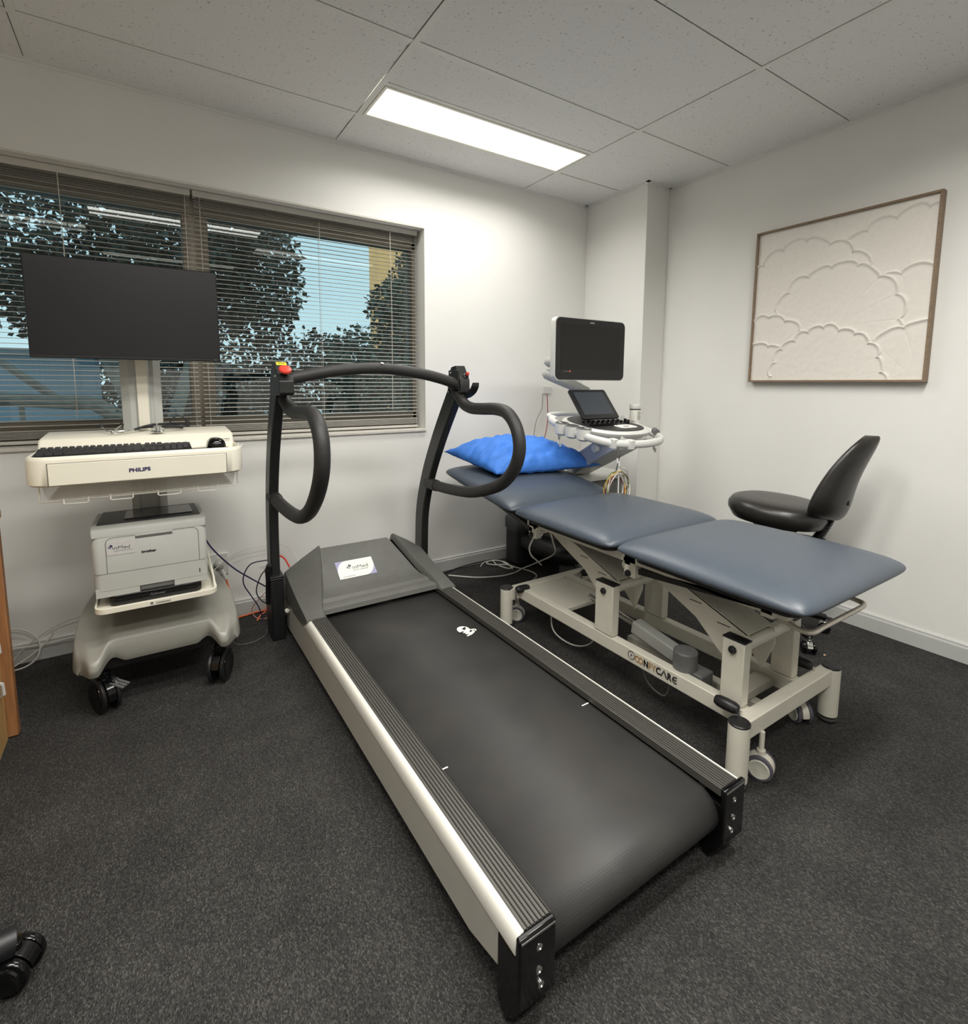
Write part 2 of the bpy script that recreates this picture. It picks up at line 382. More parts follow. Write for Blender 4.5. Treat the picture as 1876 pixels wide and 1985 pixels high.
vt = thing('air_vent', 'white square ceiling vent panel at the top edge right of centre', 'vent', (1.18, .91, H))
MB().box(.905, 1.473, .64, 1.205, H-.005, H+.004).build('grille', STRIP, vt, bevel=.002)
# window: frame, mullion, glass, sill
win = struct(thing('window_1', 'wide aluminium window with two panes behind venetian blinds', 'window', (0, YB, WZ0)))
GY = 2.90
f = MB()
f.box(WX0, WX1, 2.87, 2.96, WZ1-.092, WZ1).box(WX0, WX1, 2.87, 2.96, WZ0, WZ0+.098).box(WX1-.02, WX1, 2.87, 2.96, WZ0, WZ1).box(WX0, WX0+.05, 2.87, 2.96, WZ0, WZ1)
f.build('window_frame', ALU, win, bevel=.002)
MB().box(.175, .285, 2.875, 2.955, WZ0+.098, WZ1-.092).box(-1.02, -.95, 2.875, 2.955, WZ0+.098, WZ1-.092).build('mullion', ALU, win, bevel=.003)
for x0, x1 in ((-1.70, -1.02), (-.95, .175), (.285, WX1-.02)):
    MB().box(x0, x1, GY+.004, GY+.008, WZ0+.098, WZ1-.092).build('pane', GLASS, win)
MB().box(WX0, WX1, YB-.012, 2.87, WZ0-.012, WZ0+.004).build('sill', pm('white sill paint', (214, 210, 202), .4), win, bevel=.003)
MB().box(WX0, WX1, YB-.004, YB+.004, WZ1-.003, WZ1+.006).build('head_bead', pm('white sill paint', (214, 210, 202), .4), win)

def venetian(x0, x1, label, cords, wand):
    t = thing('venetian_blind', label, 'blind', ((x0+x1)/2, 2.82, WZ0), 'venetian blinds in the window')
    z1 = WZ1-.002
    MB().box(x0, x1, 2.80, 2.84, z1-.028, z1).build('headrail', SLAT, t, bevel=.002)
    MB().box(x0, x1, 2.808, 2.834, WZ0+.010, WZ0+.024).build('bottom_rail', SLAT, t, bevel=.002)
    s = MB(); z = WZ0+.034; zs = []
    while z < WZ0+.06: zs.append(z); z += .006
    while z < z1-.07: zs.append(z); z += .0212
    while z < z1-.03: zs.append(z); z += .009
    tilt = .10
    for z in zs:
        for i in range(3):
            ya = 2.8085+.025*i/3; yb = ya+.025/3
            za = z+tilt*(ya-2.821)+.0016*(1-((i)/1.5-1)**2); zb = z+tilt*(yb-2.821)+.0016*(1-((i+1)/1.5-1)**2)
            s.add([(x0+.004, ya, za), (x1-.004, ya, za), (x1-.004, yb, zb), (x0+.004, yb, zb), (x0+.004, ya, za-.0006), (x1-.004, ya, za-.0006), (x1-.004, yb, zb-.0006), (x0+.004, yb, zb-.0006)],
                  [(0, 1, 2, 3), (7, 6, 5, 4), (0, 4, 5, 1), (2, 6, 7, 3)])
    s.build('slats', SLAT, t)
    for cx_ in cords:
        MB().box(cx_-.0007, cx_+.0007, 2.8055, 2.807, WZ0+.015, z1-.02).box(cx_-.0007, cx_+.0007, 2.835, 2.8365, WZ0+.015, z1-.02).build('ladder_cord', CORD, t)
    MB().tube([(wand, 2.795, z1-.02), (wand+.004, 2.792, z1-.5), (wand+.002, 2.793, WZ0+.12)], .0016, 6).build('pull_cord', CORD, t)
    return t
venetian(-1.72, .212, 'venetian blind on the left, hanging behind the black cart monitor', (-1.5, -.85, .19), -.262)
venetian(.222, 1.362, 'venetian blind on the right, behind the treadmill handlebar', (.25, .80), 1.19)

# ------------------------------------------------------------------ outdoors
struct(MB().box(-14, 18, 3.2, 40, -.5, -.35).build('ground', pm('asphalt', (70, 72, 72), .9, nscale=30, namt=.2)))
bw = pm('blue grey metal cladding', (150, 178, 196), .6, nscale=200, namt=.12, stretch=(1, 1, .02))
t = thing('shed', 'blue grey clad shed seen low through the left blind behind branches', 'building', (-2.4, 6.5, -.35))
MB().box(-5.2, -.42, 6.2, 6.9, -.35, 1.40).build('wall', bw, t)
MB().box(-5.3, -.34, 6.1, 6.95, 1.40, 1.46).build('roof', pm('pale roof sheet', (150, 165, 172), .5), t)
t = thing('apartment_building', 'distant orange lit apartment block high at the right of the window', 'building', (4.0, 10.5, -.35))
MB().box(4.0, 5.6, 10, 10.5, -.35, 4.25).build('wall', pm('glowing orange render', (240, 186, 120), .8, nscale=2, namt=.1, emit=.35), t)  # wall emits faintly, standing in for the light that falls on it
for k in range(2): MB().box(4.6+.5*k, 4.8+.5*k, 9.98, 10.02, 3.45, 3.9).build('pane', SCREEN, t)
t = thing('house', 'pale house wall low in the middle of the right blind', 'building', (1.1, 11, -.35))
MB().box(.2, 2.0, 11, 13, -.35, 1.25).build('wall', pm('pale render', (176, 184, 180), .8, nscale=4, namt=.15), t)
MB().prism([(.1, 1.25), (2.1, 1.25), (1.1, 1.6)], 'y', 10.9, 13.1).build('roof', pm('grey roof', (92, 100, 104), .8), t)
MB().box(.5, .75, 10.98, 11.02, .5, 1.0).build('pane', SCREEN, t); MB().box(1.3, 1.6, 10.98, 11.02, .5, 1.0).build('pane', SCREEN, t)
# parked car
t = thing('car', 'silver parked car glimpsed low through the right blind', 'car', (2.1, 9, -.35))
prof = [(1.1, .05), (1.1, .42), (1.5, .55), (1.75, .88), (2.75, .88), (3.05, .55), (3.3, .45), (3.3, .05)]
MB().prism([(x, z-.2) for x, z in prof], 'y', 8.6, 10.1).build('body', pm('silver car paint', (190, 204, 212), .25, metal=.3), t, bevel=.06, seg=3)
MB().prism([(1.62, .40), (1.82, .64), (2.70, .64), (2.92, .40)], 'y', 8.585, 8.61).build('window', GLOSSB, t)
for wx in (1.5, 2.9): MB().cyl((wx, 8.55, -.12), (wx, 8.75, -.12), .23).build('wheel', BLACKP, t, smooth=True)
LEAF = pm('dark evergreen leaf', (54, 62, 50), .45, nscale=3, namt=.45)
LEAF2 = pm('grey green leaf', (92, 100, 84), .45, nscale=3, namt=.4)
BARK = pm('grey bark', (128, 124, 116), .9, nscale=12, namt=.25, bump=.4, bscale=30)
def foliage(blobs, n, size, seed):
    rnd = random.Random(seed); mb = MB()
    tot = sum(b[6] for b in blobs)
    for b in blobs:
        for _ in range(int(n*b[6]/tot)):
            while True:
                p = [rnd.uniform(-1, 1) for _ in range(3)]; r = math.sqrt(sum(q*q for q in p))
                if .25 < r < 1: break
            c = Vector((b[0]+p[0]*b[3], b[1]+p[1]*b[4], b[2]+p[2]*b[5]))
            d = Vector((rnd.gauss(0, 1), rnd.gauss(0, 1), rnd.gauss(0, 1)-.6)).normalized(); e = d.cross(Vector((rnd.gauss(0, 1), rnd.gauss(0, 1), rnd.gauss(0, 1)))).normalized()
            L = size*rnd.uniform(.7, 1.4); W = L*.36; k = d.cross(e)*(W*.25)
            mb.add([c, c+d*L*.5+e*W+k, c+d*L, c+d*L*.5-e*W+k], [(0, 1, 2), (0, 2, 3)])
    return mb
t = thing('tree', 'big dark evergreen tree filling the left of the window', 'tree', (.2, 5.2, -.35), 'trees outside the window')
foliage([(-.9, 5.6, 3.0, 1.3, .8, 1.25, 3), (.35, 5.3, 2.8, .75, .6, 1.0, 2.2), (-.1, 5.6, 1.9, 1.1, .5, .5, 1.5), (.95, 5.4, 2.2, .42, .4, .75, 1.0), (.9, 5.5, 3.3, .5, .5, .4, .6)], 21000, .062, 3).build('foliage', LEAF, t)
br = MB()
br.tube([(.15, 5.1, -.35), (.1, 5.15, .5), (-.15, 5.2, 1.1), (-.5, 5.3, 1.9)], [.11, .09, .07, .04], 8)
br.tube([(.05, 5.12, .7), (-.35, 4.9, 1.0), (-.9, 4.7, 1.05), (-1.5, 4.6, 1.1)], [.07, .055, .045, .03], 8)
br.tube([(-.55, 4.85, 1.03), (-.8, 4.9, 1.25), (-1.1, 4.9, 1.5)], [.035, .03, .02], 6)
br.tube([(.1, 5.15, .6), (.35, 5.2, 1.4), (.6, 5.3, 2.6)], [.06, .05, .02], 6)
br.tube([(-.75, 4.75, 1.05), (-.74, 4.75, .6)], [.02, .01], 5)
br.build('trunk', BARK, t, smooth=True)
t = thing('tree', 'lighter leaning tree at the right of the window with sky beside it', 'tree', (2.6, 5.2, -.35), 'trees outside the window')
foliage([(2.65, 5.4, 1.9, .50, .5, .70, 2.0), (2.05, 5.5, 1.35, .55, .5, .45, 1.5), (2.75, 5.4, 2.55, .35, .4, .4, .8), (2.32, 5.4, 2.0, .28, .35, .30, .5), (2.35, 5.4, .75, .5, .4, .6, 1.3)], 10000, .055, 5).build('foliage', LEAF2, t)
MB().tube([(2.6, 5.3, -.35), (2.55, 5.3, .8), (2.3, 5.35, 1.4), (2.5, 5.4, 2.4)], [.08, .07, .05, .02], 8).build('trunk', BARK, t, smooth=True)
t = thing('hedge', 'low dark hedge running across behind both trees', 'hedge', (1.6, 7.4, -.35))
foliage([(.9, 7.3, 1.0, .9, .4, .7, 2), (2.0, 7.3, 1.15, .8, .4, .75, 2), (3.3, 7.4, 1.0, .9, .4, .8, 2), (.1, 7.8, 1.6, .6, .4, .7, 1.5), (-.2, 7.6, .7, .5, .4, .8, 1.2)], 12000, .07, 9).build('foliage', LEAF, t)
for k in range(4): MB().cyl((.3+k*.9, 7.4, -.35), (.3+k*.9, 7.4, .7), .05).build('stem', BARK, t)

# ------------------------------------------------------------------ treadmill
tm = thing('treadmill', 'large black treadmill with looped handrails in the middle of the floor', 'treadmill', (.836, 1.55, 0))
DX0, DX1, DY0 = .487, 1.185, .63
def sidepoly(): return [(.69, .165), (.69, .085), (.79, .058), (2.42, .028), (2.50, .075), (2.50, .165)]
for side in (0, 1):
    sgn = 1 if side == 0 else -1; xo = DX0 if side == 0 else DX1
    MB().prism(sidepoly(), 'x', xo+sgn*.0015, xo+sgn*.007).build('side_panel', SKIRTT, tm, bevel=.0015)
    # bright rounded edge strip, then ribbed foot rail
    prof = [(0, .163), (0, .172), (.002, .184), (.006, .193), (.012, .199), (.019, .2005), (.019, .163)]
    n = len(prof); mb = MB(); vs = [(xo+sgn*p, DY0+.005, z) for p, z in prof]+[(xo+sgn*p, 2.2, z) for p, z in prof]
    mb.add(vs, [tuple(range(n)), tuple(range(2*n-1, n-1, -1))]+[(i, i+n, (i+1) % n+n, (i+1) % n) for i in range(n)])
    mb.build('edge_strip', STRIP, tm, smooth=True)
    pr_ = [(.019, .180), (.019, .2005)]; x = .0205; K = 7
    for k in range(K):
        wv = .0085; pr_ += [(x, .2005), (x+wv*.15, .2012), (x+wv*.62, .2012), (x+wv*.75, .1975), (x+wv*.95, .1975)]; x += wv
    pr_ += [(x, .2010), (x+.002, .2005), (x+.002, .180)]
    n = len(pr_); mb = MB(); vs = [(xo+sgn*p, DY0+.006, z) for p, z in pr_]+[(xo+sgn*p, 2.15, z) for p, z in pr_]
    mb.add(vs, [tuple(range(n)), tuple(range(2*n-1, n-1, -1))]+[(i, i+n, (i+1) % n+n, (i+1) % n) for i in range(n)])
    mb.build('foot_rail', RAIL, tm)
    a, b = sorted((xo+sgn*.0, xo+sgn*.084))
    ec = MB().prism([(.622, .2015), (.6345, .2015), (.6345, .158), (.69, .158), (.69, .02), (.66, .0), (.64, .03), (.622, .06)], 'x', a, b).build('end_cap', GLOSSB, tm, bevel=.004)
    MB().box(a+.004, b-.004, .6205, .6225, .193, .1965).build('edge_trim', CHROME, ec)
    for zz2 in (.165, .118, .085):
        MB().lathe((xo+sgn*(.045 if zz2 != .085 else .05), .624, zz2), (0, -1, 0), [(.0001, 0), (.007, 0), (.007, .003), (.004, .004), (.003, .002), (.0001, .002)], 12).build('screw', CHROME, ec, smooth=True)
    MB().cyl((xo+sgn*.06, .80, 0), (xo+sgn*.06, .80, .06), .02).build('foot', BLACKP, tm)
    MB().cyl((xo+sgn*.03, 2.40, 0), (xo+sgn*.03, 2.40, .05), .025).build('foot', BLACKP, tm)
# frame under the deck
MB().box(DX0+.01, DX1-.01, .74, 2.48, .05, .12).box(DX0+.085, DX1-.085, .70, 2.2, .12, .172).build('deck', BLACKP, tm)
# belt
bp_ = [(2.30, .176), (1.8, .176), (1.2, .176), (.74, .176)]
for k in range(1, 12):
    a = PI/2+PI*k/12; bp_.append((.70+.058*math.cos(a)*1.1, .118+.058*math.sin(a)))
bp_ += [(.70, .060), (1.2, .056)]
mb = MB(); x0, x1 = DX0+.083, DX1-.083
rows = [(y, z) for y, z in bp_]
vs = [(x0, y, z) for y, z in rows]+[(x1, y, z) for y, z in rows]+[(x1, y+(0.0 if i < 4 else .0), z-.004 if i < 4 else z) for i, (y, z) in enumerate(rows)]
n = len(rows); mb.add(vs[:2*n], [(i, i+1, n+i+1, n+i) for i in range(n-1)])
MB_belt = mb.build('belt', BELT, tm, smooth=True, ang=80)
md = MB_belt.modifiers.new('solid', 'SOLIDIFY'); md.thickness = .003; md.offset = -1
MB().cyl((x0, .70, .118), (x1, .70, .118), .052, n=28).build('roller', BLACKP, tm, smooth=True)
for xa, xb in ((.573, .598), (1.072, 1.099)): MB().box(xa, xb, 1.074, 1.078, .1775, .1782).build('belt_mark', PAPER, MB_belt)
# emblem printed on the belt: a disc with a leaping figure
em = MB(); ex, ey, ez = 1.018, 1.690, .1778
def flat(mb, pts, c, s, z, rot=0.0):
    ca, sa = math.cos(rot), math.sin(rot)
    P_ = [(c[0]+s*(x*ca-y*sa), c[1]+s*(x*sa+y*ca)) for x, y in pts]
    n = len(P_); mb.add([(x, y, z) for x, y in P_]+[(x, y, z+.0004) for x, y in P_], [tuple(range(n, 2*n))]+[(i, (i+1) % n, (i+1) % n+n, i+n) for i in range(n)])
circ = [(math.cos(2*PI*k/24)*.85, math.sin(2*PI*k/24)) for k in range(24)]
flat(em, circ, (ex-.002, ey+.006), .030, ez)
flat(em, [(-.2, -.75), (.5, -.95), (1.25, -.55), (1.2, -.9), (.75, -1.3), (.2, -1.6), (-.55, -1.75), (-.6, -1.55), (0, -1.35), (-.5, -1.1)], (ex, ey+.002), .030, ez)
flat(em, [(.6, -.1), (1.35, -.35), (1.45, -.6), (1.3, -.95), (.9, -.7)], (ex, ey), .030, ez)
em.build('emblem', PAPER, MB_belt)
e2 = MB()
flat(e2, [(-.3, .3), (0, .55), (.45, .75), (.5, .45), (.2, .2), (.35, 0), (.1, .1), (-.05, -.05), (-.1, .25)], (ex, ey), .030, ez+.0006)
flat(e2, [(-.85, -.3), (-.5, -.15), (-.3, -.35), (-.45, -.5), (-.9, -.5)], (ex, ey), .030, ez+.0006)
e2.build('emblem_detail', INKK, MB_belt)
# motor hood, centre panel
TX0, TX1 = .648, .991
def wedge(mb, A):   # A: list of cross-sections (list of 3D points)
    return mb.loft(A)
mb = MB()
secs = []
path = [(2.085, .196), (2.092, .214), (2.105, .222), (2.135, .226), (2.15, .238), (2.165, .240), (2.20, .246), (2.235, .262), (2.32, .317), (2.41, .372), (2.425, .377), (2.44, .366), (2.50, .25), (2.51, .12), (2.51, .05)]
def xw(y):  # half positions of the panel edges
    f = (y-2.09)/(2.425-2.09); f = max(0, min(1, f)); return .562+(.650-.562)*f, 1.104+(.990-1.104)*f
top = [(xw(y)[0], y, z) for y, z in path]; top2 = [(xw(y)[1], y, z) for y, z in path]
k = len(path)
mb.add(top+top2, [(i, i+1, k+i+1, k+i) for i in range(k-1)])
mb.build('motor_hood', HOOD, tm, smooth=True, ang=25)
for side in (0, 1):
    def mx(x): return x if side == 0 else (DX0+DX1-x)
    ct = .0
    inner = [(.565, 2.052, .2045), (.566, 2.10, .228), (.582, 2.16, .258), (.603, 2.235, .290), (.628, 2.33, .343), (.648, 2.425, .392), (.650, 2.445, .384), (.655, 2.50, .26), (.655, 2.515, .05)]
    outer = [(.489, 2.052, .2045), (.489, 2.10, .214), (.488, 2.16, .226), (.487, 2.235, .243), (.487, 2.33, .266), (.487, 2.425, .292), (.488, 2.445, .284), (.490, 2.505, .21), (.495, 2.515, .05)]
    low = [(.486, 2.052, .196), (.485, 2.10, .166), (.485, 2.16, .158), (.485, 2.235, .155), (.485, 2.33, .155), (.485, 2.425, .155), (.486, 2.445, .155), (.489, 2.505, .14), (.495, 2.515, .04)]
    inl = [(p[0]+.006, p[1], p[2]-.030 if 0 < i < 8 else p[2]-.004) for i, p in enumerate(inner)]
    rings = []
    for i in range(len(inner)):
        a, b = Vector(outer[i]), Vector(inner[i]); mid = a.lerp(b, .5)+Vector((0, 0, .004 if 0 < i < 6 else 0))
        rings.append([(mx(low[i][0]), low[i][1], low[i][2]), (mx(a.x), a.y, a.z), (mx(mid.x), mid.y, mid.z), (mx(b.x-.003), b.y, b.z), (mx(inl[i][0]-.005), inl[i][1], inl[i][2]+.024 if 0 < i < 8 else inl[i][2]), (mx(inl[i][0]), inl[i][1], inl[i][2])])
    hw_ = MB().loft(rings, closed=True).build('hood_wing', HOOD, tm, bevel=.003)
    MB().lathe((mx(.530), 2.062, .203), (0, 0, 1), [(.0001, 0), (.010, 0), (.010, .003), (.006, .004), (.004, .002), (.0001, .002)], 14).build('screw', CHROME, hw_, smooth=True)
    MB().lathe((mx(.530), 2.066, .202), (0, 0, 1), [(.013, 0), (.016, .0035), (.013, .006), (.010, .003)], 16).build('screw_recess', HOOD, hw_, smooth=True)
# printed sticker on the hood
def onh(u, v):   # sticker plane on the sloped panel: u along x, v up the slope from y=2.255
    y = 2.255+v*math.cos(.575); z = .2755+v*math.sin(.575)+.0012; return (u, y, z)
AXH = (1, 0, 0); AYH = (0, math.cos(.575), math.sin(.575))
def quadstk(mb, pts, lift=0.0):
    P_ = [Vector(onh(u, v))+Vector((0, -math.sin(.575), math.cos(.575)))*lift for u, v in pts]; n = len(P_)
    mb.add(P_, [tuple(range(n))])
SU0, SU1, SV0, SV1 = .690, .868, -.010, .090
st = MB(); quadstk(st, [(SU0, SV0), (SU1, SV0), (SU1, SV1), (SU0, SV1)]); stk = st.build('sticker', PAPER, tm)
W_ = SU1-SU0; Hh = SV1-SV0
for sg_ in (0, 1):
    st = MB(); cn = [(0, 1)]+[(.30-.30*math.cos(t), .30+.70*math.sin(t)) for t in [PI/2*k/10 for k in range(11)]]
    quadstk(st, [((SU0+W_*p) if sg_ == 0 else (SU1-W_*p), (SV0+Hh*q) if sg_ == 0 else (SV1-Hh*q)) for p, q in cn], .0004)
    st.build('printed_corner', LILAC, stk)
def logo(c, s, ax, ay, nrm, parent, inks):
    """three bubbles"""
    c = Vector(c); ax = Vector(ax); ay = Vector(ay); nrm = Vector(nrm); mb = MB()
    for (x, y, r) in ((.0, .0, .5), (-.72, -.55, .30), (-.2, -.85, .2)):
        cc = c+ax*(x*s)+ay*(y*s); P_ = [cc+ax*(r*s*math.cos(2*PI*k/18))+ay*(r*s*math.sin(2*PI*k/18)) for k in range(18)]
        mb.add(P_, [tuple(range(18))])
    mb.build('bubbles_mark', inks, parent)
NH = Vector((0, -math.sin(.575), math.cos(.575)))
lp = Vector(onh(.752, .058))+NH*.0008
logo(lp, .016, AXH, AYH, NH, stk, INKG)
text('inMed', .027, Vector(onh(.762, .036))+NH*.0008, AXH, AYH, MIDG, stk, sx=1.15)
text('QUALITY CARDIOLOGY', .0055, Vector(onh(.764, .026))+NH*.0008, AXH, AYH, INKG, stk, sx=1.2)
text('CALL OUR SERVICE TEAM', .0045, Vector(onh(.708, -.002))+NH*.0008, AXH, AYH, INKG, stk, sx=1.1)
# uprights (curved box section), loops, arch
def upright(xa, xb, back):
    pts = smooth_path([(0, y, z) for z, y in back], 6); mb = MB(); rings = []
    for i, p in enumerate(pts):
        d = (pts[min(i+1, len(pts)-1)]-pts[max(i-1, 0)]).normalized(); nf = Vector((0, -d.z, d.y))
        if nf.y > 0: nf = -nf
        q = p+nf*.088
        rings.append([(xa, p.y, p.z), (xb, p.y, p.z), (xb, q.y, q.z), (xa, q.y, q.z)])
    return mb.loft(rings).build('upright', BLACKS, tm, bevel=.006)
upright(.420, .460, [(.0, 2.47), (.316, 2.475), (.60, 2.46), (.83, 2.40), (1.05, 2.295), (1.20, 2.20)])
upright(1.212, 1.252, [(.0, 2.56), (.30, 2.555), (.50, 2.535), (.70, 2.46), (.90, 2.345), (1.08, 2.22), (1.20, 2.13)])
for xa, xb, yb, zt_ in ((.412, .468, 2.42, .30), (1.204, 1.26, 2.50, .17)):
    s_ = MB().box(xa, xb, yb-.06, yb+.07, .0, zt_).build('upright_socket', BLACKP, tm, bevel=.006)
    for z in (zt_-.015, zt_-.005): MB().box(xa-.003, xb+.003, yb-.063, yb+.073, z, z+.006).build('clamp_ring', BLACKP, s_, bevel=.002)
MB().lathe((.474, 2.36, .135), (.3, -1, 0), [(.0001, 0), (.009, 0), (.009, .012), (.004, .014), (.0001, .014)], 12).build('bolt', PAPER, tm, smooth=True)
MB().box(.44, 1.24, 2.44, 2.50, .03, .08).build('cross_member', BLACKS, tm, bevel=.004)
arch = smooth_path([(.458, 2.085, 1.180), (.52, 2.085, 1.193), (.62, 2.085, 1.212), (.735, 2.085, 1.225), (.835, 2.085, 1.229), (.94, 2.085, 1.221), (1.045, 2.085, 1.206), (1.13, 2.085, 1.187), (1.214, 2.085, 1.162)], 5)
ar = MB().tube(arch, .0245, 16).build('crossbar', FOAM, tm, smooth=True)
MB().lathe((.838, 2.070, 1.248), (0, -.6, .8), [(.0001, 0), (.006, 0), (.006, .004), (.0001, .005)], 12).build('screw', CHROME, ar, smooth=True)
LL = [(.445, 2.18, 1.13), (.458, 2.165, 1.10), (.468, 2.125, 1.066), (.470, 2.05, 1.052), (.470, 1.93, 1.058), (.468, 1.80, 1.060), (.465, 1.715, 1.03), (.463, 1.668, .97), (.462, 1.672, .88), (.462, 1.735, .79), (.462, 1.84, .71), (.460, 1.96, .662), (.458, 2.08, .645), (.452, 2.22, .645), (.445, 2.34, .655), (.442, 2.40, .66)]
RR = [(1.228, 2.14, 1.15), (1.228, 2.095, 1.112), (1.228, 2.045, 1.072), (1.228, 1.98, 1.056), (1.228, 1.90, 1.056), (1.228, 1.78, 1.060), (1.228, 1.70, 1.045), (1.228, 1.64, .99), (1.228, 1.618, .91), (1.228, 1.65, .825), (1.228, 1.735, .75), (1.228, 1.86, .70), (1.228, 2.0, .665), (1.228, 2.16, .648), (1.228, 2.32, .640), (1.228, 2.42, .640)]
for L in (LL, RR):
    h_ = MB().tube(smooth_path(L, 6), .0265, 16).build('handrail', FOAM, tm, smooth=True)
    MB().tube([L[-2], L[-1]], .030, 16).build('grip_collar', FOAM, h_, smooth=True)
# control box with stop button (left) and box with red switch (right)
def headbox(x0, x1, prof, name):
    return MB().prism(prof, 'x', x0, x1).build(name, BLACKS, tm, bevel=.003)
def frame_on(prof, i, x):      # frame on the sloped face between profile points i and i+1
    a, b = Vector((x, *prof[i])), Vector((x, *prof[i+1])); v = (b-a).normalized(); nrm = Vector((0, -v.z, v.y)); return a, b, v, nrm
PL = [(2.035, 1.172), (2.130, 1.246), (2.162, 1.236), (2.215, 1.16), (2.215, 1.118), (2.045, 1.118), (2.035, 1.126)]
bx = headbox(.414, .468, PL, 'control_box'); a, b, v, nrm = frame_on(PL, 0, .442)
pc = a.lerp(b, .36)
MB().lathe(pc, nrm, [(.012, -.002), (.012, .014), (.0001, .014)], 20).build('button_stem', BLACKP, bx, smooth=True)
MB().lathe(pc+nrm*.014, nrm, [(.018, 0), (.0235, .004), (.0235, .009), (.021, .013), (.014, .015), (.0001, .0145)], 26).build('emergency_stop_button', RED, bx, smooth=True)
c0 = a.lerp(b, .90); ax_ = Vector((1, 0, 0)); mb = MB()
mb.add([c0+ax_*sx_*.019+v*su*.009+nrm*q for q in (0, .0012) for sx_, su in ((-1, -1), (1, -1), (1, 1), (-1, 1))], [(0, 1, 2, 3), (4, 5, 6, 7), (0, 1, 5, 4), (1, 2, 6, 5), (2, 3, 7, 6), (3, 0, 4, 7)])
wl_ = mb.build('warning_label', YELLOW, bx)
text('STOP', .009, c0+nrm*.0016-v*.003-ax_*.011, (1, 0, 0), v, INKK, bx)
MB().sphere((.4135, 2.10, 1.19), .004).build('screw', CHROME, bx, smooth=True)
PR = [(2.052, 1.182), (2.098, 1.250), (2.140, 1.244), (2.175, 1.195), (2.175, 1.118), (2.058, 1.118), (2.050, 1.126)]
bx = headbox(1.212, 1.262, PR, 'switch_box'); a, b, v, nrm = frame_on(PR, 0, 1.246)
MB().box(1.203, 1.212, 2.06, 2.15, 1.14, 1.228).build('mounting_bracket', BLACKS, tm, bevel=.002)
cc = a.lerp(b, .25)
MB().lathe(cc, nrm, [(.013, -.002), (.013, .006), (.009, .008), (.009, .016), (.0001, .016)], 16).build('switch_collar', BLACKP, bx, smooth=True)
MB().lathe(cc+nrm*.016, nrm, [(.0075, 0), (.0075, .010), (.005, .013), (.0001, .013)], 14).build('safety_switch', RED, bx, smooth=True)
lev = smooth_path([(1.215, 2.11, 1.100), (1.235, 2.09, 1.104), (1.250, 2.05, 1.116), (1.252, 2.01, 1.138), (1.250, 1.985, 1.165)], 5)
mb = MB(); rings = []
for p in lev: rings.append([(p.x-.012, p.y+.004, p.z-.012), (p.x+.014, p.y-.010, p.z-.012), (p.x+.014, p.y-.010, p.z+.006), (p.x-.012, p.y+.004, p.z+.006)])
mb.loft(rings).build('lever', BLACKP, tm, bevel=.002)
for q in ((1.2035, 2.13, 1.215), (1.2035, 2.08, 1.155), (1.2115, 2.09, 1.225), (1.2115, 2.165, 1.125)):
    MB().sphere(q, .0045, n=6).build('screw', CHROME, tm, smooth=True)

# ------------------------------------------------------------------ exam couch
ec = thing('examination_couch', 'slate blue three section examination couch on a cream steel frame', 'couch', (1.655, 1.35, 0))
CX0, CX1 = 1.322, 1.988
def cushion(name, y0, y1, M=None):
    hw, hd = (CX1-CX0)/2, (y1-y0)/2; cx_, cy2 = (CX0+CX1)/2, (y0+y1)/2; zm = .598; N = 36; vs = []; fs = []
    def tt(k):   # denser towards the edges
        q = 2*k/N-1; return math.sin(q*PI/2)
    for side in (1, -1):
        for i in range(N+1):
            for j in range(N+1):
                a, b = tt(i), tt(j); A, B = abs(a), abs(b)
                rc = 1-.022*(A**10)*(B**10)*2
                h = math.sqrt(max(0, (1-A**6)*(1-B**6)))
                dome = .82+.18*(1-A*A)*(1-B*B)
                vs.append((cx_+a*hw*rc, cy2+b*hd*rc, zm+(.053*h*dome if side > 0 else -.026*h)))
    m_ = (N+1)*(N+1)
    for i in range(N):
        for j in range(N):
            k = i*(N+1)+j; fs.append((k, k+N+1, k+N+2, k+1)); fs.append((m_+k, m_+k+1, m_+k+N+2, m_+k+N+1))
    mb = MB().add(vs, fs)
    if M is not None: mb.xf(M)
    o = mb.build(name, VINYL, ec, smooth=True, ang=180)
    bm = bmesh.new(); bm.from_mesh(o.data); bmesh.ops.remove_doubles(bm, verts=bm.verts, dist=.0006); bmesh.ops.recalc_face_normals(bm, faces=bm.faces); bm.to_mesh(o.data); bm.free()
    b = MB().pad(cx_, cy2, hw-.05, hd-.05, .04, [(0, .560), (0, .578)], 5)
    if M is not None: b.xf(M)
    b.build('cushion_board', VINYLD, o)
    return o
cushion('foot_cushion', .572, 1.208)
cushion('seat_cushion', 1.214, 1.80)
piv = Vector((0, 1.80, .585))
MH = Matrix.Translation(piv) @ Matrix.Rotation(math.radians(8.5), 4, 'X') @ Matrix.Translation(-piv)
cushion('head_cushion', 1.805, 2.44, MH)
cr_m = CREAM
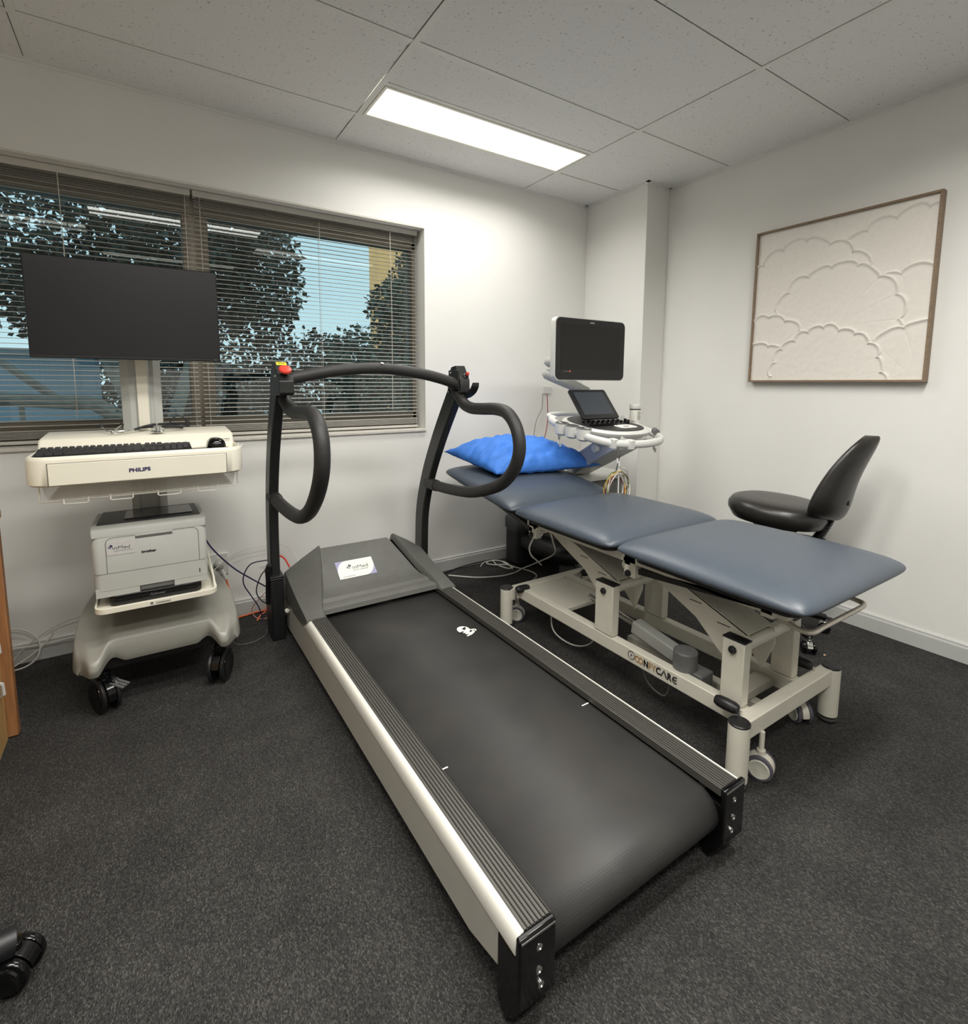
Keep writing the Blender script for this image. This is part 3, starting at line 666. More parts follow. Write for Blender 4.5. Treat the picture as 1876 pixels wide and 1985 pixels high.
# base frame: long rails, end bars, posts
for xa, xb in ((1.44, 1.478), (1.735, 1.775)):
    MB().box(xa, xb, .77, 1.895, .145, .1975).build('base_rail', cr_m, ec, bevel=.003)
for yc in (.758, 1.905):
    MB().box(1.39, 1.934, yc-.021, yc+.021, .142, .198).build('end_bar', cr_m, ec, bevel=.003)
MB().box(1.60, 1.635, .78, 1.36, .10, .14).build('inner_rail', cr_m, ec, bevel=.003)
def footpost(x, y):
    p = MB().cyl((x, y, .025), (x, y, .196), .030, n=28).build('foot_post', cr_m, ec, smooth=True)
    MB().lathe((x, y, .196), (0, 0, 1), [(.030, 0), (.0305, .004), (.028, .0065), (.0001, .007)], 28).build('post_cap', BLACKP, p, smooth=True)
    MB().cyl((x, y, .018), (x, y, .026), .0285, n=24).build('rubber_ring', BLACKP, p); MB().cyl((x, y, .010), (x, y, .018), .029, n=24).build('foot_ring', CHROME, p); MB().cyl((x, y, 0), (x, y, .010), .027, n=24).build('foot_pad', BLACKP, p)
for x, y in ((1.378, .752), (1.938, .752), (1.388, 1.915), (1.93, 1.915)): footpost(x, y)
def caster(x, y, R, wd, ang, par, mats, stem):
    """twin wheel caster; ang = direction the wheel axle points"""
    ax = Vector((math.cos(ang), math.sin(ang), 0)); c = Vector((x, y, R))
    root = MB()
    tr = Vector((-ax.y, ax.x, 0))
    root.cyl(c+Vector((0, 0, R*.8)), c+Vector((0, 0, stem-R)), R*.20); root.cyl(c+Vector((0, 0, R*.9)), c+Vector((0, 0, R*1.35)), R*.32)
    # hood between the wheels
    rings = []
    for s_ in (-1, 1):
        rings.append([c+ax*(wd*.22*s_)+tr*(R*1.02*math.cos(a))+Vector((0, 0, R*1.02*math.sin(a))) for a in [PI*k/12-.15 for k in range(13)]]+[c+ax*(wd*.22*s_)])
    root.loft(rings)
    o = root.build('caster', mats[0], par, bevel=.001)
    for s_ in (-1, 1):
        MB().lathe(c+ax*(s_*wd*.26), ax*s_, [(R*.80, 0), (R*.97, .001), (R, wd*.06), (R, wd*.18), (R*.96, wd*.22), (R*.78, wd*.24)], 28).build('tyre', mats[1], o, smooth=True)
        MB().lathe(c+ax*(s_*wd*.26), ax*s_, [(R*.79, wd*.18), (R*.78, wd*.26), (R*.70, wd*.30), (R*.64, wd*.285), (R*.3, wd*.25), (.0001, wd*.26)], 28).build('wheel_disc', mats[2], o, smooth=True)
    return o
TYRE = pm('violet grey tyre', (84, 82, 92), .6)
CM = (CREAM, TYRE, pm('cream nylon wheel', (205, 204, 190), .35))
for x, y, a in ((1.475, .735, PI+.35), (1.845, .80, 2.6), (1.475, 1.945, PI+.75), (1.85, 1.95, .3)):
    caster(x, y, .0375, .052, a, ec, CM, .145)
for x, y, dx, dy in ((1.385, .800, .04, .05), (1.83, .80, -.03, .055), (1.445, 1.865, .05, .01), (1.86, 1.86, .04, .04)):
    p0 = Vector((x, y, .215)); d = Vector((dx, dy, .0)).normalized()
    if y < 1: p0 = Vector((x+.022, y-.010, .214)); d = Vector((-.10, 1, 0)).normalized()
    else: p0 = Vector((x-.02, y, .198)); d = Vector((1, -.1, 0)).normalized()
    pd = MB().tube([p0-d*.018, p0-d*.015, p0-d*.004, p0+d*.022, p0+d*.042, p0+d*.053, p0+d*.057], [.004, .013, .0175, .0185, .0175, .013, .004], 16).build('brake_pedal', BLACKP, ec, smooth=True)
    MB().cyl(p0-d*.018, p0-d*.018+Vector((0, 0, -.05)), .005).build('pedal_rod', CHROME, pd)
# uprights on the base
TUBEZ = .372
for xa, xb in ((1.44, 1.478), (1.735, 1.775)):
    for ya, yb in ((.785, .855), (1.30, 1.39)):
        u = MB().box(xa, xb, ya, yb, .200, .400).build('upright', cr_m, ec, bevel=.003)
        MB().box(xa-.001, xb+.001, ya-.001, yb+.001, .400, .4045).build('upright_cap', BLACKP, u, bevel=.001)
        xs_ = xa-.0015 if xa < 1.6 else xb+.0015; s_ = -1 if xa < 1.6 else 1
        MB().lathe((xs_, (ya+yb)/2, TUBEZ), (s_, 0, 0), [(.0125, 0), (.0125, .006), (.009, .011), (.0001, .012)], 8).build('bolt_cap', BLACKP, u, smooth=True)
for y in (.82, 1.345):
    MB().cyl((1.478, y, TUBEZ), (1.735, y, TUBEZ), .021, n=20).build('pivot_tube', cr_m, ec, smooth=True)
    # folded lifting arm: wide top plate with side cheeks running up and back
    x0, x1 = 1.50, 1.64
    L0 = Vector((0, y, TUBEZ+.012)); L1 = Vector((0, y+.42, .548))
    d = (L1-L0).normalized(); nn = Vector((0, -d.z, d.y))
    ar_ = MB(); a = L0+nn*.022; b = L1+nn*.012
    ar_.add([(x, p.y, p.z) for p in (a, b, b-nn*.004, a-nn*.004) for x in (x0, x1)], [(0, 1, 3, 2), (2, 3, 5, 4), (4, 5, 7, 6), (6, 7, 1, 0), (0, 2, 4, 6), (1, 7, 5, 3)])
    for xx in (x0, x1-.004):
        poly = [(a.y-.01, a.z-.004), ((a+d*.10).y, (a+d*.10).z), ((b-d*.06).y, (b-d*.06).z), (b.y+.02, b.z+.004), (b.y+.02, b.z-.035), ((b-d*.12-nn*.055).y, (b-d*.12-nn*.055).z), ((a+d*.16-nn*.075).y, (a+d*.16-nn*.075).z), (a.y+.06, a.z-.115), (a.y+.02, a.z-.16), (a.y-.015, a.z-.06)]
        ar_.prism(poly, 'x', xx, xx+.004)
    arm = ar_.build('lifting_arm', cr_m, ec)
    MB().box(x0-.0004, x0+.0002, (a+d*.06).y, (a+d*.06).y+.045, (a+d*.06).z-.022, (a+d*.06).z-.019).build('slot', BLACKP, arm)
    MB().box(x0-.0004, x0+.0002, (a+d*.17).y, (a+d*.17).y+.045, (a+d*.17).z-.022, (a+d*.17).z-.019).build('slot', BLACKP, arm)
# upper frame carrying the cushions
uf = MB()
for xa in (1.415, 1.845): uf.box(xa, xa+.035, .66, 1.80, .530, .560)
for ya in (.70, 1.20, 1.72): uf.box(1.415, 1.88, ya, ya+.035, .520, .548)
uf.build('upper_frame', cr_m, ec, bevel=.002)
for xa in (1.415, 1.845):
    for ya in (1.178, 1.735):
        u = MB().box(xa, xa+.033, ya, ya+.052, .478, .568).build('drop_bracket', cr_m, ec, bevel=.002)
        MB().lathe((xa-.001, ya+.030, .492), (-1, 0, 0), [(.0125, 0), (.0125, .006), (.009, .011), (.0001, .012)], 10).build('bolt_cap', BLACKP, u, smooth=True)
        MB().prism([(ya-.028, .508), (ya-.022, .518), (ya+.01, .518), (ya+.01, .496), (ya-.022, .496), (ya-.028, .502)], 'x', xa+.012, xa+.018).build('hinge_tab', PALE, u)
        MB().lathe((xa+.012, ya-.016, .507), (-1, 0, 0), [(.005, 0), (.005, .004), (.0001, .005)], 10).build('hinge_bolt', CHROME, u, smooth=True)
for y in (1.72, 1.20): MB().cyl((1.43, y+.035, .510), (1.86, y+.035, .510), .018).build('cross_tube', cr_m, ec, smooth=True)
# head section support strips and gas spring, foot section strip
for xx in (1.425, 1.865): MB().obox((xx, 1.765, .512), (xx, 2.30, .642), .02, .020).build('head_support_arm', BLACKS, ec)
for xx in (1.425, 1.865): MB().obox((xx, 1.165, .510), (xx, .66, .556), .02, .020).build('foot_support_arm', BLACKS, ec)
MB().tube([(1.64, 1.70, .50), (1.64, 1.95, .535), (1.64, 2.2, .57)], .011, 10).build('gas_spring', BLACKS, ec, smooth=True)
# chrome towel rail under the foot end
MB().tube(smooth_path([(1.50, .80, .508), (1.49, .72, .500), (1.48, .655, .492), (1.50, .632, .490), (1.56, .632, .490), (1.70, .632, .490), (1.80, .632, .490), (1.838, .640, .490), (1.845, .665, .492), (1.845, .73, .500), (1.845, .80, .508)], 6), .0075, 12).build('towel_rail', pm('satin cream tube', (196, 188, 176), .3, metal=.25), ec, smooth=True)
# linear actuator and motor
ac = MB().obox((1.575, 1.30, .215), (1.575, 1.05, .175), .05, .052).build('actuator_housing', GREYP, ec, bevel=.006)
MB().cyl((1.575, 1.55, .245), (1.575, 1.30, .215), .013).build('actuator_rod', CHROME, ac, smooth=True)
mo = MB().cyl((1.50, 1.02, .145), (1.50, 1.02, .262), .040, n=28).build('actuator_motor', MIDG, ec, bevel=.006)
MB().box(1.49, 1.56, .95, 1.02, .13, .20).build('motor_gearbox', MIDG, mo, bevel=.006)
# control box shelf plate with cut-out near the head end
sh = MB().box(1.478, 1.70, 1.60, 1.885, .172, .190).box(1.70, 1.735, 1.60, 1.885, .172, .190)
sh.build('shelf_plate', cr_m, ec, bevel=.002)
MB().box(1.478, 1.735, .84, .90, .145, .175).build('actuator_bracket', cr_m, ec, bevel=.003)
# maker's lettering along the near rail (faces the treadmill)
AYR = (0, 0, 1); AXR = (0, -1, 0); lx = 1.4385
Z0_ = .1625
for ch, yy, ink, of in (('C', 1.185, INKO, .0003), ('O', 1.168, INKO, .0003), ('N', 1.1445, INKK, .0010), ('F', 1.1225, INKO, .0003), ('Y', 1.1085, INKO, .0003), ('C', 1.0905, INKK, .0010), ('R', 1.044, INKK, .0010)):
    text(ch, .034, (lx, yy, Z0_), AXR, AYR, ink, ec, off=of, sx=.80)
mb = MB()   # A without its bar
mb.tube([(lx, 1.069, Z0_), (lx, 1.0575, Z0_+.0235), (lx, 1.046, Z0_)], .0021, 6); mb.build('lettering', INKK, ec)
mb = MB()   # rounded E with a middle bar
mb.tube([(lx, 1.006, Z0_+.022), (lx, 1.013, Z0_+.022), (lx, 1.020, Z0_+.018), (lx, 1.0225, Z0_+.0115), (lx, 1.020, Z0_+.005), (lx, 1.013, Z0_+.0015), (lx, 1.006, Z0_+.0015)], .0020, 6)
mb.tube([(lx, 1.021, Z0_+.0115), (lx, 1.007, Z0_+.0115)], .0018, 6); mb.build('lettering', INKK, ec)
mb = MB(); cc = (lx, 1.200, .176)
for r0, r1 in ((.0165, .013),):
    n = 28; vs = [(lx, cc[1]+r*math.cos(2*PI*k/n), cc[2]+r*math.sin(2*PI*k/n)) for r in (r0, r1) for k in range(n)]
    mb.add(vs, [(k, (k+1) % n, (k+1) % n+n, k+n) for k in range(n)])
mb.build('round_emblem', INKG, ec)
mb = MB(); mb.add([(lx, cc[1]+.006*x, cc[2]+.006*z) for x, z in ((-1, 0), (-.3, .3), (0, 1), (.3, .3), (1, 0), (.3, -.3), (0, -1), (-.3, -.3))], [tuple(range(8))]); mb.build('round_emblem', INKN, ec)

# ------------------------------------------------------------------ pillow
def pillow():
    FL, FR_, BL, BR = Vector((1.44, 2.085, .715)), Vector((2.085, 1.985, .722)), Vector((1.325, 2.43, .800)), Vector((1.95, 2.49, .790))
    N = 44; rnd = random.Random(4); vs = []; fs = []
    from mathutils import noise
    for side in (1, -1):
        for i in range(N+1):
            for j in range(N+1):
                u, v = i/N, j/N; a, b = 2*u-1, 2*v-1
                pin = .055
                uu = u+pin*a*(b*b-1)*-1*-1*.5*0; vv = v
                # pinch sides in between the corners
                ua = a*(1-.06*(1-b*b)); vb = b*(1-.09*(1-a*a)); uu = (ua+1)/2; vv = (vb+1)/2
                p = FL*(1-uu)*(1-vv)+FR_*uu*(1-vv)+BL*(1-uu)*vv+BR*uu*vv
                t = (max(0, 1-abs(a)**2.6)*max(0, 1-abs(b)**2.4))**.62
                r = max(abs(a), abs(b))
                q = Vector((a*6, b*6, side*3))
                wr = noise.noise(Vector((a*3.2+b*2.0, b*8-a*4, 1.3)))*.016+noise.noise(Vector((a*9, b*7, 4.1)))*.007
                ang = math.atan2(b, a); wr += math.sin(ang*22+a*3)*.0055*min(1, max(0, (r-.45)*2))*(1 if r < .985 else 0)
                h = (.118 if side > 0 else .050)*t+(wr*min(1, t*2.2))*(1 if side > 0 else .4)
                vs.append(p+Vector((0, -.16*h*side, h*side)))
    M_ = (N+1)*(N+1)
    for i in range(N):
        for j in range(N):
            k = i*(N+1)+j; fs.append((k, k+N+1, k+N+2, k+1)); fs.append((M_+k, M_+k+1, M_+k+N+2, M_+k+N+1))
    mb = MB().add(vs, fs); o = mb.build('pillow', BLUE, org=(1.69, 2.25, .70), smooth=True, ang=180)
    bm = bmesh.new(); bm.from_mesh(o.data); bmesh.ops.remove_doubles(bm, verts=bm.verts, dist=.0004); bmesh.ops.recalc_face_normals(bm, faces=bm.faces); bm.to_mesh(o.data); bm.free()
    tag(o, 'pillow in a bright blue disposable cover on the head end of the couch', 'pillow')
pillow()

# ------------------------------------------------------------------ ECG cart
ct = thing('medical_cart', 'white and grey cardiology cart with black monitor in front of the window', 'cart', (-.02, 2.35, 0))
# sculpted base cover
def sm(a, b, x): t = max(0, min(1, (x-a)/(b-a))); return t*t*(3-2*t)
def base_cover():
    NS = 56; ss = [-1+2*k/NS for k in range(NS+1)]; cols = []
    for s_ in ss:
        q = abs(s_); pod = sm(.55, .74, q)
        yf = 2.115-.062*pod+.050*sm(.78, 1.0, q)**2
        zb = .188-.010*pod
        if .44 < q < .72: zb += .022*math.sin(PI*(q-.44)/.28)
        zt = .288-.048*pod
        col = [(yf+.008, zb), (yf, zb+.02), (yf, zt-.035), (yf+.008, zt-.012), (yf+.03, zt), (yf+.08, zt+.010+.012*pod), (2.27, .318), (2.36, .332), (2.50, .335), (2.58, .325), (2.60, .30), (2.60, .20)]
        rows = []
        for y, z in col:
            W = .262-.052*sm(2.12, 2.6, y); rows.append((-.008+(W-.045*(1-sm(2.04, 2.18, y))*q**6)*s_, y, z))
        cols.append(rows)
    def side(rows, sg):
        r1 = [(x+sg*.006, y, min(z, max(.185, z-.02))) for x, y, z in rows]; r2 = [(x+sg*.009, y, .182 if z > .18 else z) for x, y, z in rows]
        return r1, r2
    a1, a2 = side(cols[0], -1); b1, b2 = side(cols[-1], 1)
    cols = [a2, a1]+cols+[b1, b2]
    mb = MB(); n = len(cols[0]); vs = [p for c_ in cols for p in c_]; fs = []
    for i in range(len(cols)-1):
        for j in range(n-1): fs.append((i*n+j, i*n+j+1, (i+1)*n+j+1, (i+1)*n+j))
    mb.add(vs, fs); o = mb.build('base_cover', BASEG, ct, sub=1)
    return o
base_cover()
MB().box(-.22, .20, 2.16, 2.56, .15, .20).build('base_chassis', BLACKP, ct, bevel=.004)
CMK = (GLOSSB, BLACKP, GLOSSB)
for x, y, a in ((-.19, 2.17, .45+PI), (.18, 2.16, -.45), (-.17, 2.55, PI), (.16, 2.55, 0)):
    cs = caster(x, y, .062, .060, a, ct, CMK, .20)
    if y < 2.3 and x < 0:
        axv = Vector((math.cos(a), math.sin(a), 0)); tv = Vector((axv.y, -axv.x, 0)) if x < 0 else Vector((axv.y, -axv.x, 0))
        q = Vector((x, y, .118)); dd = Vector((.75, -.5, -.28)) if x < 0 else Vector((-.8, -.4, -.2)); dd.normalize()
        lv = MB()
        for k in (-1, 0, 1):
            o_ = dd.cross(Vector((0, 0, 1))).normalized()*.014*k; lv.obox(q+o_, q+o_+dd*.085, .008, .006)
        lv.obox(q+dd*.03, q+dd*.04, .04, .008); lv.build('brake_lever', MIDG, cs, bevel=.001)
# mast
MB().prism([(-.078, 2.445), (-.052, 2.425), (-.047, 2.435), (.012, 2.435), (.017, 2.425), (.043, 2.445), (.043, 2.50), (-.078, 2.50)], 'z', .20, .93).build('lower_mast', GREYP, ct, bevel=.002)
mst = MB().prism([(-.085, 2.350), (-.058, 2.330), (-.052, 2.333), (-.040, 2.333), (-.036, 2.325), (.002, 2.325), (.006, 2.333), (.014, 2.333), (.020, 2.330), (.044, 2.350), (.044, 2.40), (-.085, 2.40)], 'z', .975, 1.42).build('mast', GREYP, ct, bevel=.0015)
MB().box(-.034, .0, 2.322, 2.326, .985, 1.30).build('mast_insert', WHITEG, mst)
# console body with worktop
oc = -.025
con = MB()
def yring(z, ins, back=2.42): return [(x, y, z) for x, y in rrect(oc, (1.995+back)/2, .302-ins, (back-1.995)/2-ins, .06, 8)]
con.loft([yring(.846, .012), yring(.846, .006), yring(.852, .0), yring(.925, .0), yring(.934, .002), yring(.938, .007), yring(.936, .013), yring(.922, .016)])
con.build('console', WHITEG, ct, smooth=True, ang=50)
MB().prism([(2.155, .920), (2.19, .972), (2.20, .976), (2.39, .985), (2.42, .97), (2.42, .87), (2.155, .87)], 'x', oc-.288, oc+.292).build('console_riser', WHITEG, ct, bevel=.008, seg=3)
MB().pad(oc, 2.09, .268, .062, .02, [(0, .920), (0, .9245), (.002, .9255)], 4).build('work_mat', BLACKP, ct)
dr = MB().box(oc-.243, oc+.243, 1.990, 1.998, .850, .917).build('drawer', WHITEG, ct, bevel=.0015)
gp = MB().box(oc-.245, oc+.245, 1.9935, 1.9955, .9172, .9186).box(oc-.2452, oc-.2440, 1.9935, 1.9955, .848, .9186).box(oc+.2440, oc+.2452, 1.9935, 1.9955, .848, .9186)
gp.build('drawer_gap', MIDG, ct)
text('PHILIPS', .0165, (-.066, 1.9893, .8765), (1, 0, .02), (0, 0, 1), INKN, dr, off=.0006, sx=1.12)
text('ST80i', .0075, (.226, 2.1625, .950), (1, 0, 0), (0, .55, .835), INKK, ct, off=.0002, sx=1.35, spacing=1.2)
for q in ((oc+.305, 2.13, .930), (oc+.306, 2.06, .932)):
    MB().cyl((q[0]-.006, q[1], q[2]-.006), (q[0], q[1], q[2]+.008), .004, n=10).build('hook', PALE, ct, smooth=True)
# wire basket below the console
wb = MB(); wr = .0016
bx0, bx1 = -.300, .258; zf, zbk = .792, .842
wb.tube([(bx0, 2.05, .842), (bx0, 2.05, zf+.004), (bx0+.006, 2.05, zf), (bx1-.006, 2.05, zf), (bx1, 2.05, zf+.004), (bx1, 2.05, .846)], .0026, 8)
for a, b in ((-.242, -.180), (-.122, -.061), (.010, .077), (.130, .190)):
    wb.tube([(a, 2.046, zf+.008), (a, 2.042, zf-.008), (a+.004, 2.042, zf-.011), (b-.004, 2.042, zf-.011), (b, 2.042, zf-.008), (b, 2.046, zf+.008)], .0024, 8)
for k in range(15):
    y = 2.06+k*.021; wb.tube([(bx0+.006, y, .842), (bx0+.006+.01, y, zf+.003), (bx1-.016, y, zf+.003), (bx1-.006, y, .842)], wr, 5)
for k in range(9):
    x = bx0+.03+k*.0625; wb.tube([(x, 2.05, zf), (x, 2.36, zf)], wr, 5)
wb.build('wire_basket', STRIP, ct, smooth=True)
# tray that carries the printer
tx, ty = -.008, 2.255
tr = MB()
def tring(z, ins): return [(x, y, z) for x, y in rrect(tx, ty, .184-ins, .198-ins, .035, 7)]
tr.loft([tring(.392, .004), tring(.392, 0), tring(.410, 0), tring(.411, .001), tring(.411, .005), tring(.398, .006)])
tr.build('printer_tray', WHITEG, ct, bevel=.001)
MB().tube([(.168, 2.07, .405), (.172, 2.16, .42), (.170, 2.36, .47), (.165, 2.42, .505), (.155, 2.44, .515)], .004, 8).build('tray_side_rail', WHITEG, ct, smooth=True)
MB().box(-.10, .08, 2.30, 2.44, .335, .395).build('tray_bracket', MIDG, ct, bevel=.003)
text('CARDIAC', .008, (-.018, 2.0563, .3975), (1, 0, 0), (0, 0, 1), INKG, ct, off=.0002, sx=1.3)
mb = MB(); mb.cyl((-.030, 2.0575, .4010), (-.030, 2.0565, .4010), .005, n=16); mb.build('round_emblem', INKG, ct)
# monitor
mn = thing  # keep name short below
mon = MB().box(-.314, .238, 2.195, 2.213, 1.243, 1.572).build('monitor', GLOSSB, ct, bevel=.003)
MB().box(-.311, .235, 2.1943, 2.196, 1.254, 1.569).build('screen', SCREEN, mon)
MB().box(-.311, .235, 2.1940, 2.1955, 1.246, 1.2525).build('lower_bezel', BLACKP, mon)
MB().box(-.15, .08, 2.212, 2.235, 1.30, 1.50).box(-.09, .045, 2.23, 2.335, 1.33, 1.43).build('monitor_mount', MIDG, mon, bevel=.004)
MB().sphere((.222, 2.1938, 1.2495), .0012, n=4).build('power_light', PAPER, mon)

# printer on a black stand on the tray
st_ = tag(MB().pad(-.012, 2.26, .140, .160, .02, [(.003, .398), (0, .402), (0, .432), (.003, .436)], 4).build('printer_stand', GLOSSB, org=(-.012, 2.26, .398), bevel=.001),
          'flat black stand under the white printer', 'stand')
text('Fellowes', .013, (-.035, 2.0985, .415), (1, 0, 0), (0, 0, 1), MIDG, st_, shear=.35)
pt = thing('printer', 'light grey laser printer on the lower tray of the cart', 'printer', (-.02, 2.27, .436))
PX0, PX1, PY0, PY1, PZ0, PZ1 = -.190, .152, 2.098, 2.43, .436, .680
mb = MB()
outl = rrect((PX0+PX1)/2, (PY0+PY1)/2, (PX1-PX0)/2, (PY1-PY0)/2, .022, 5)
def pring(z, ins): return [(x, y, z) for x, y in rrect((PX0+PX1)/2, (PY0+PY1)/2, (PX1-PX0)/2-ins, (PY1-PY0)/2-ins, .022, 5)]
mb.loft([pring(PZ0+.02, .004), pring(PZ0+.022, 0), pring(.517, 0)]); 
mb.build('paper_cassette', GREYP, pt, smooth=True, ang=50)
MB().box(PX0+.004, -.062, PY0+.001, PY0+.01, PZ0, PZ0+.03).box(.042, PX1-.006, PY0+.001, PY0+.01, PZ0, PZ0+.03).box(PX0+.004, PX1-.004, PY0+.012, PY1-.01, PZ0, PZ0+.022).build('cassette_foot', GREYP, pt)
MB().box(-.060, .040, PY0+.004, PY0+.012, PZ0+.004, PZ0+.022).build('cassette_handle', MIDG, pt, bevel=.002)
MB().loft([pring(.5185, .0), pring(.640, 0), pring(.650, .004), pring(.654, .010)]).build('body', GREYP, pt, smooth=True, ang=50)
MB().prism([(2.098, .640), (2.100, .665), (2.108, .676), (2.122, .681), (2.135, .681), (2.42, .662), (2.42, .650)], 'x', PX0, PX1).build('lid', GREYP, pt, bevel=.005)
# top panel with paper well
MB().prism([(2.125, .679), (2.125, .685), (2.20, .684), (2.41, .6665), (2.41, .660)], 'x', PX0+.018, PX1-.016).build('top_panel', BLACKP, pt, bevel=.002)
MB().prism([(2.160, .684), (2.160, .688), (2.37, .6715), (2.37, .668)], 'x', -.095, .115).build('paper_well', GLOSSB, pt)
dn = MB(); yy = PY0-.0006; R_ = .02
dp = [(-.150, .519)]+[(-.150+.02-.02*math.cos(t), .640-.02+.02*math.sin(t)) for t in [PI/2*k/6 for k in range(7)]]+[(.125-.02+.02*math.sin(t), .642-.02+.02*math.cos(t)) for t in [PI/2*k/6 for k in range(7)]]+[(.125, .519)]
dn.tube([(x, yy+.0004, z) for x, z in dp], .0010, 5); dn.tube([(PX0+.01, yy+.0004, .5178), (PX1-.01, yy+.0004, .5178)], .0009, 5)
dn.build('door_seam', MIDG, pt)
MB().box(-.066, .045, PY0-.001, PY0+.003, .627, .638).build('door_handle', MIDG, pt, bevel=.002)
MB().box(-.066, .045, PY0-.003, PY0+.001, .636, .643).build('handle_lip', GREYP, pt, bevel=.001)
stk2 = MB().box(-.148, -.069, PY0-.0012, PY0-.0002, .580, .626).build('sticker', pm('clear label', (192, 190, 188), .3), pt)
logo((-.135, PY0-.0016, .612), .0085, (1, 0, 0), (0, 0, 1), (0, -1, 0), stk2, INKN)
text('inMed', .0165, (-.132, PY0-.0016, .599), (1, 0, 0), (0, 0, 1), MIDG, stk2, sx=1.25)
MB().box(-.128, -.074, PY0-.0015, PY0-.001, .5925, .594).build('small_print', INKG, stk2)
text('brother', .0125, (-.050, PY0-.0012, .574), (1, 0, 0), (0, 0, 1), INKK, pt, off=.0004, sx=1.1)
MB().box(.122, .125, PY0-.001, PY0+.001, .470, .486).build('paper_gauge', BLACKP, pt)

# keyboard, mouse, stethoscope, cable on the console
kb = thing('keyboard', 'black keyboard on the cart worktop', 'keyboard', (-.095, 2.09, .926))
sl = .10; KX0, KX1, KY0, KY1 = -.308, .118, 2.035, 2.150
def kz(y): return .938+sl*(y-KY0)
MB().prism([(KY0, .926), (KY0-.003, .934), (KY0+.002, kz(KY0)), (KY1, kz(KY1)), (KY1+.003, .940), (KY1, .926)], 'x', KX0, KX1).build('case', BLACKP, kb, bevel=.003)
def key(x, y, wd, dp):
    z = kz(y); MB().loft([[(a, b, z+c) for a, b in ((x, y), (x+wd, y), (x+wd, y+dp), (x, y+dp))] if i == 0 else [(a, b, z+.0068) for a, b in ((x+.0022, y+.0015), (x+wd-.0022, y+.0015), (x+wd-.0022, y+dp-.002), (x+.0022, y+dp-.002))] for i, c in ((0, 0), (1, 0))]).build('key', BLACKP, kb)
rows_ = [(0, [1.25, 1.25, 1.25, 6.2, 1.25, 1.25, 1.25, 1.3], True), (1, [2.2]+[1]*10+[2.8], True), (2, [1.7]+[1]*11+[2.3], False), (3, [1.5]+[1]*12+[1.5], True), (4, [1]*13+[2], True), (5, [1, 1, 1, 1, 1, 1, 1, 1, 1, 1, 1, 1, 1, 1, 1], False)]
U = .0185; nk = 0
for r, wd, arrows in rows_:
    y = KY0+.006+r*.0178; x = KX0+.006
    for q in wd: key(x+.0008, y, q*U*.985-.0016, .0158); x += q*U*.985; nk += 1
    if arrows or r == 5:
        pass
    for k in range(3):
        if r in (0, 4, 5): key(KX0+.287+k*U*.97, y, U*.9, .0158)
    for k in range(4):
        if r < 5 and not (k == 3 and r in (0, 2)): key(KX0+.345+k*U*1.0, y, U*.92, .0158)
ms = thing('computer_mouse', 'black computer mouse on the right end of the cart worktop', 'mouse', (.198, 2.09, .926))
mb = MB().pad(.198, 2.095, .030, .048, .026, [(.004, .926), (0, .930), (0, .942), (.003, .952), (.008, .959), (.014, .963), (.021, .965)], 8)
mb.build('body', GLOSSB, ms, smooth=True, ang=70)
MB().cyl((.194, 2.068, .957), (.202, 2.068, .957), .008, n=16).build('scroll_wheel', MIDG, ms, smooth=True)
sc = thing('stethoscope', 'black and steel stethoscope lying on top of the cart', 'stethoscope', (0, 2.27, .984))
MB().tube(smooth_path([(.105, 2.31, .990), (.07, 2.36, .991), (.0, 2.37, .992), (-.035, 2.33, .993), (-.01, 2.29, .998), (.06, 2.27, 1.000), (.11, 2.29, .998), (.075, 2.345, 1.002), (.01, 2.33, 1.004), (-.05, 2.27, .992)], 8), .0046, 8).build('tubing', BLACKP, sc, smooth=True)
MB().tube(smooth_path([(-.05, 2.27, .992), (-.09, 2.25, .989), (-.128, 2.262, .989), (-.135, 2.29, .993), (-.148, 2.31, 1.003)], 6), .0026, 8).build('ear_tube', CHROME, sc, smooth=True)
MB().tube(smooth_path([(-.05, 2.27, .990), (-.088, 2.225, .986), (-.115, 2.22, .986), (-.112, 2.25, .991), (-.090, 2.30, 1.006)], 6), .0026, 8).build('ear_tube', CHROME, sc, smooth=True)
MB().sphere((-.150, 2.314, 1.006), .007, n=8).build('ear_tip', BLACKP, sc, smooth=True); MB().sphere((-.088, 2.306, 1.009), .007, n=8).build('ear_tip', BLACKP, sc, smooth=True)
MB().lathe((.022, 2.22, .984), (0, 0, 1), [(.022, 0), (.0225, .003), (.020, .006), (.008, .008), (.008, .014), (.014, .017), (.014, .021), (.0001, .022)], 24).build('chest_piece', CHROME, sc, smooth=True)
o = MB().tube(smooth_path([(.055, 2.34, .992), (.075, 2.38, 1.02), (.095, 2.39, 1.033), (.118, 2.395, 1.022), (.127, 2.395, 1.005)], 8), .0028, 8).build('tube_', BLACKP, org=(.09, 2.38, .985)); o.name = 'adapter_cable'
MB().box(.120, .136, 2.388, 2.402, .986, 1.010).build('plug', BLACKP, o, bevel=.002)
tag(o, 'short black cable arching up behind the stethoscope on the cart', 'cable')

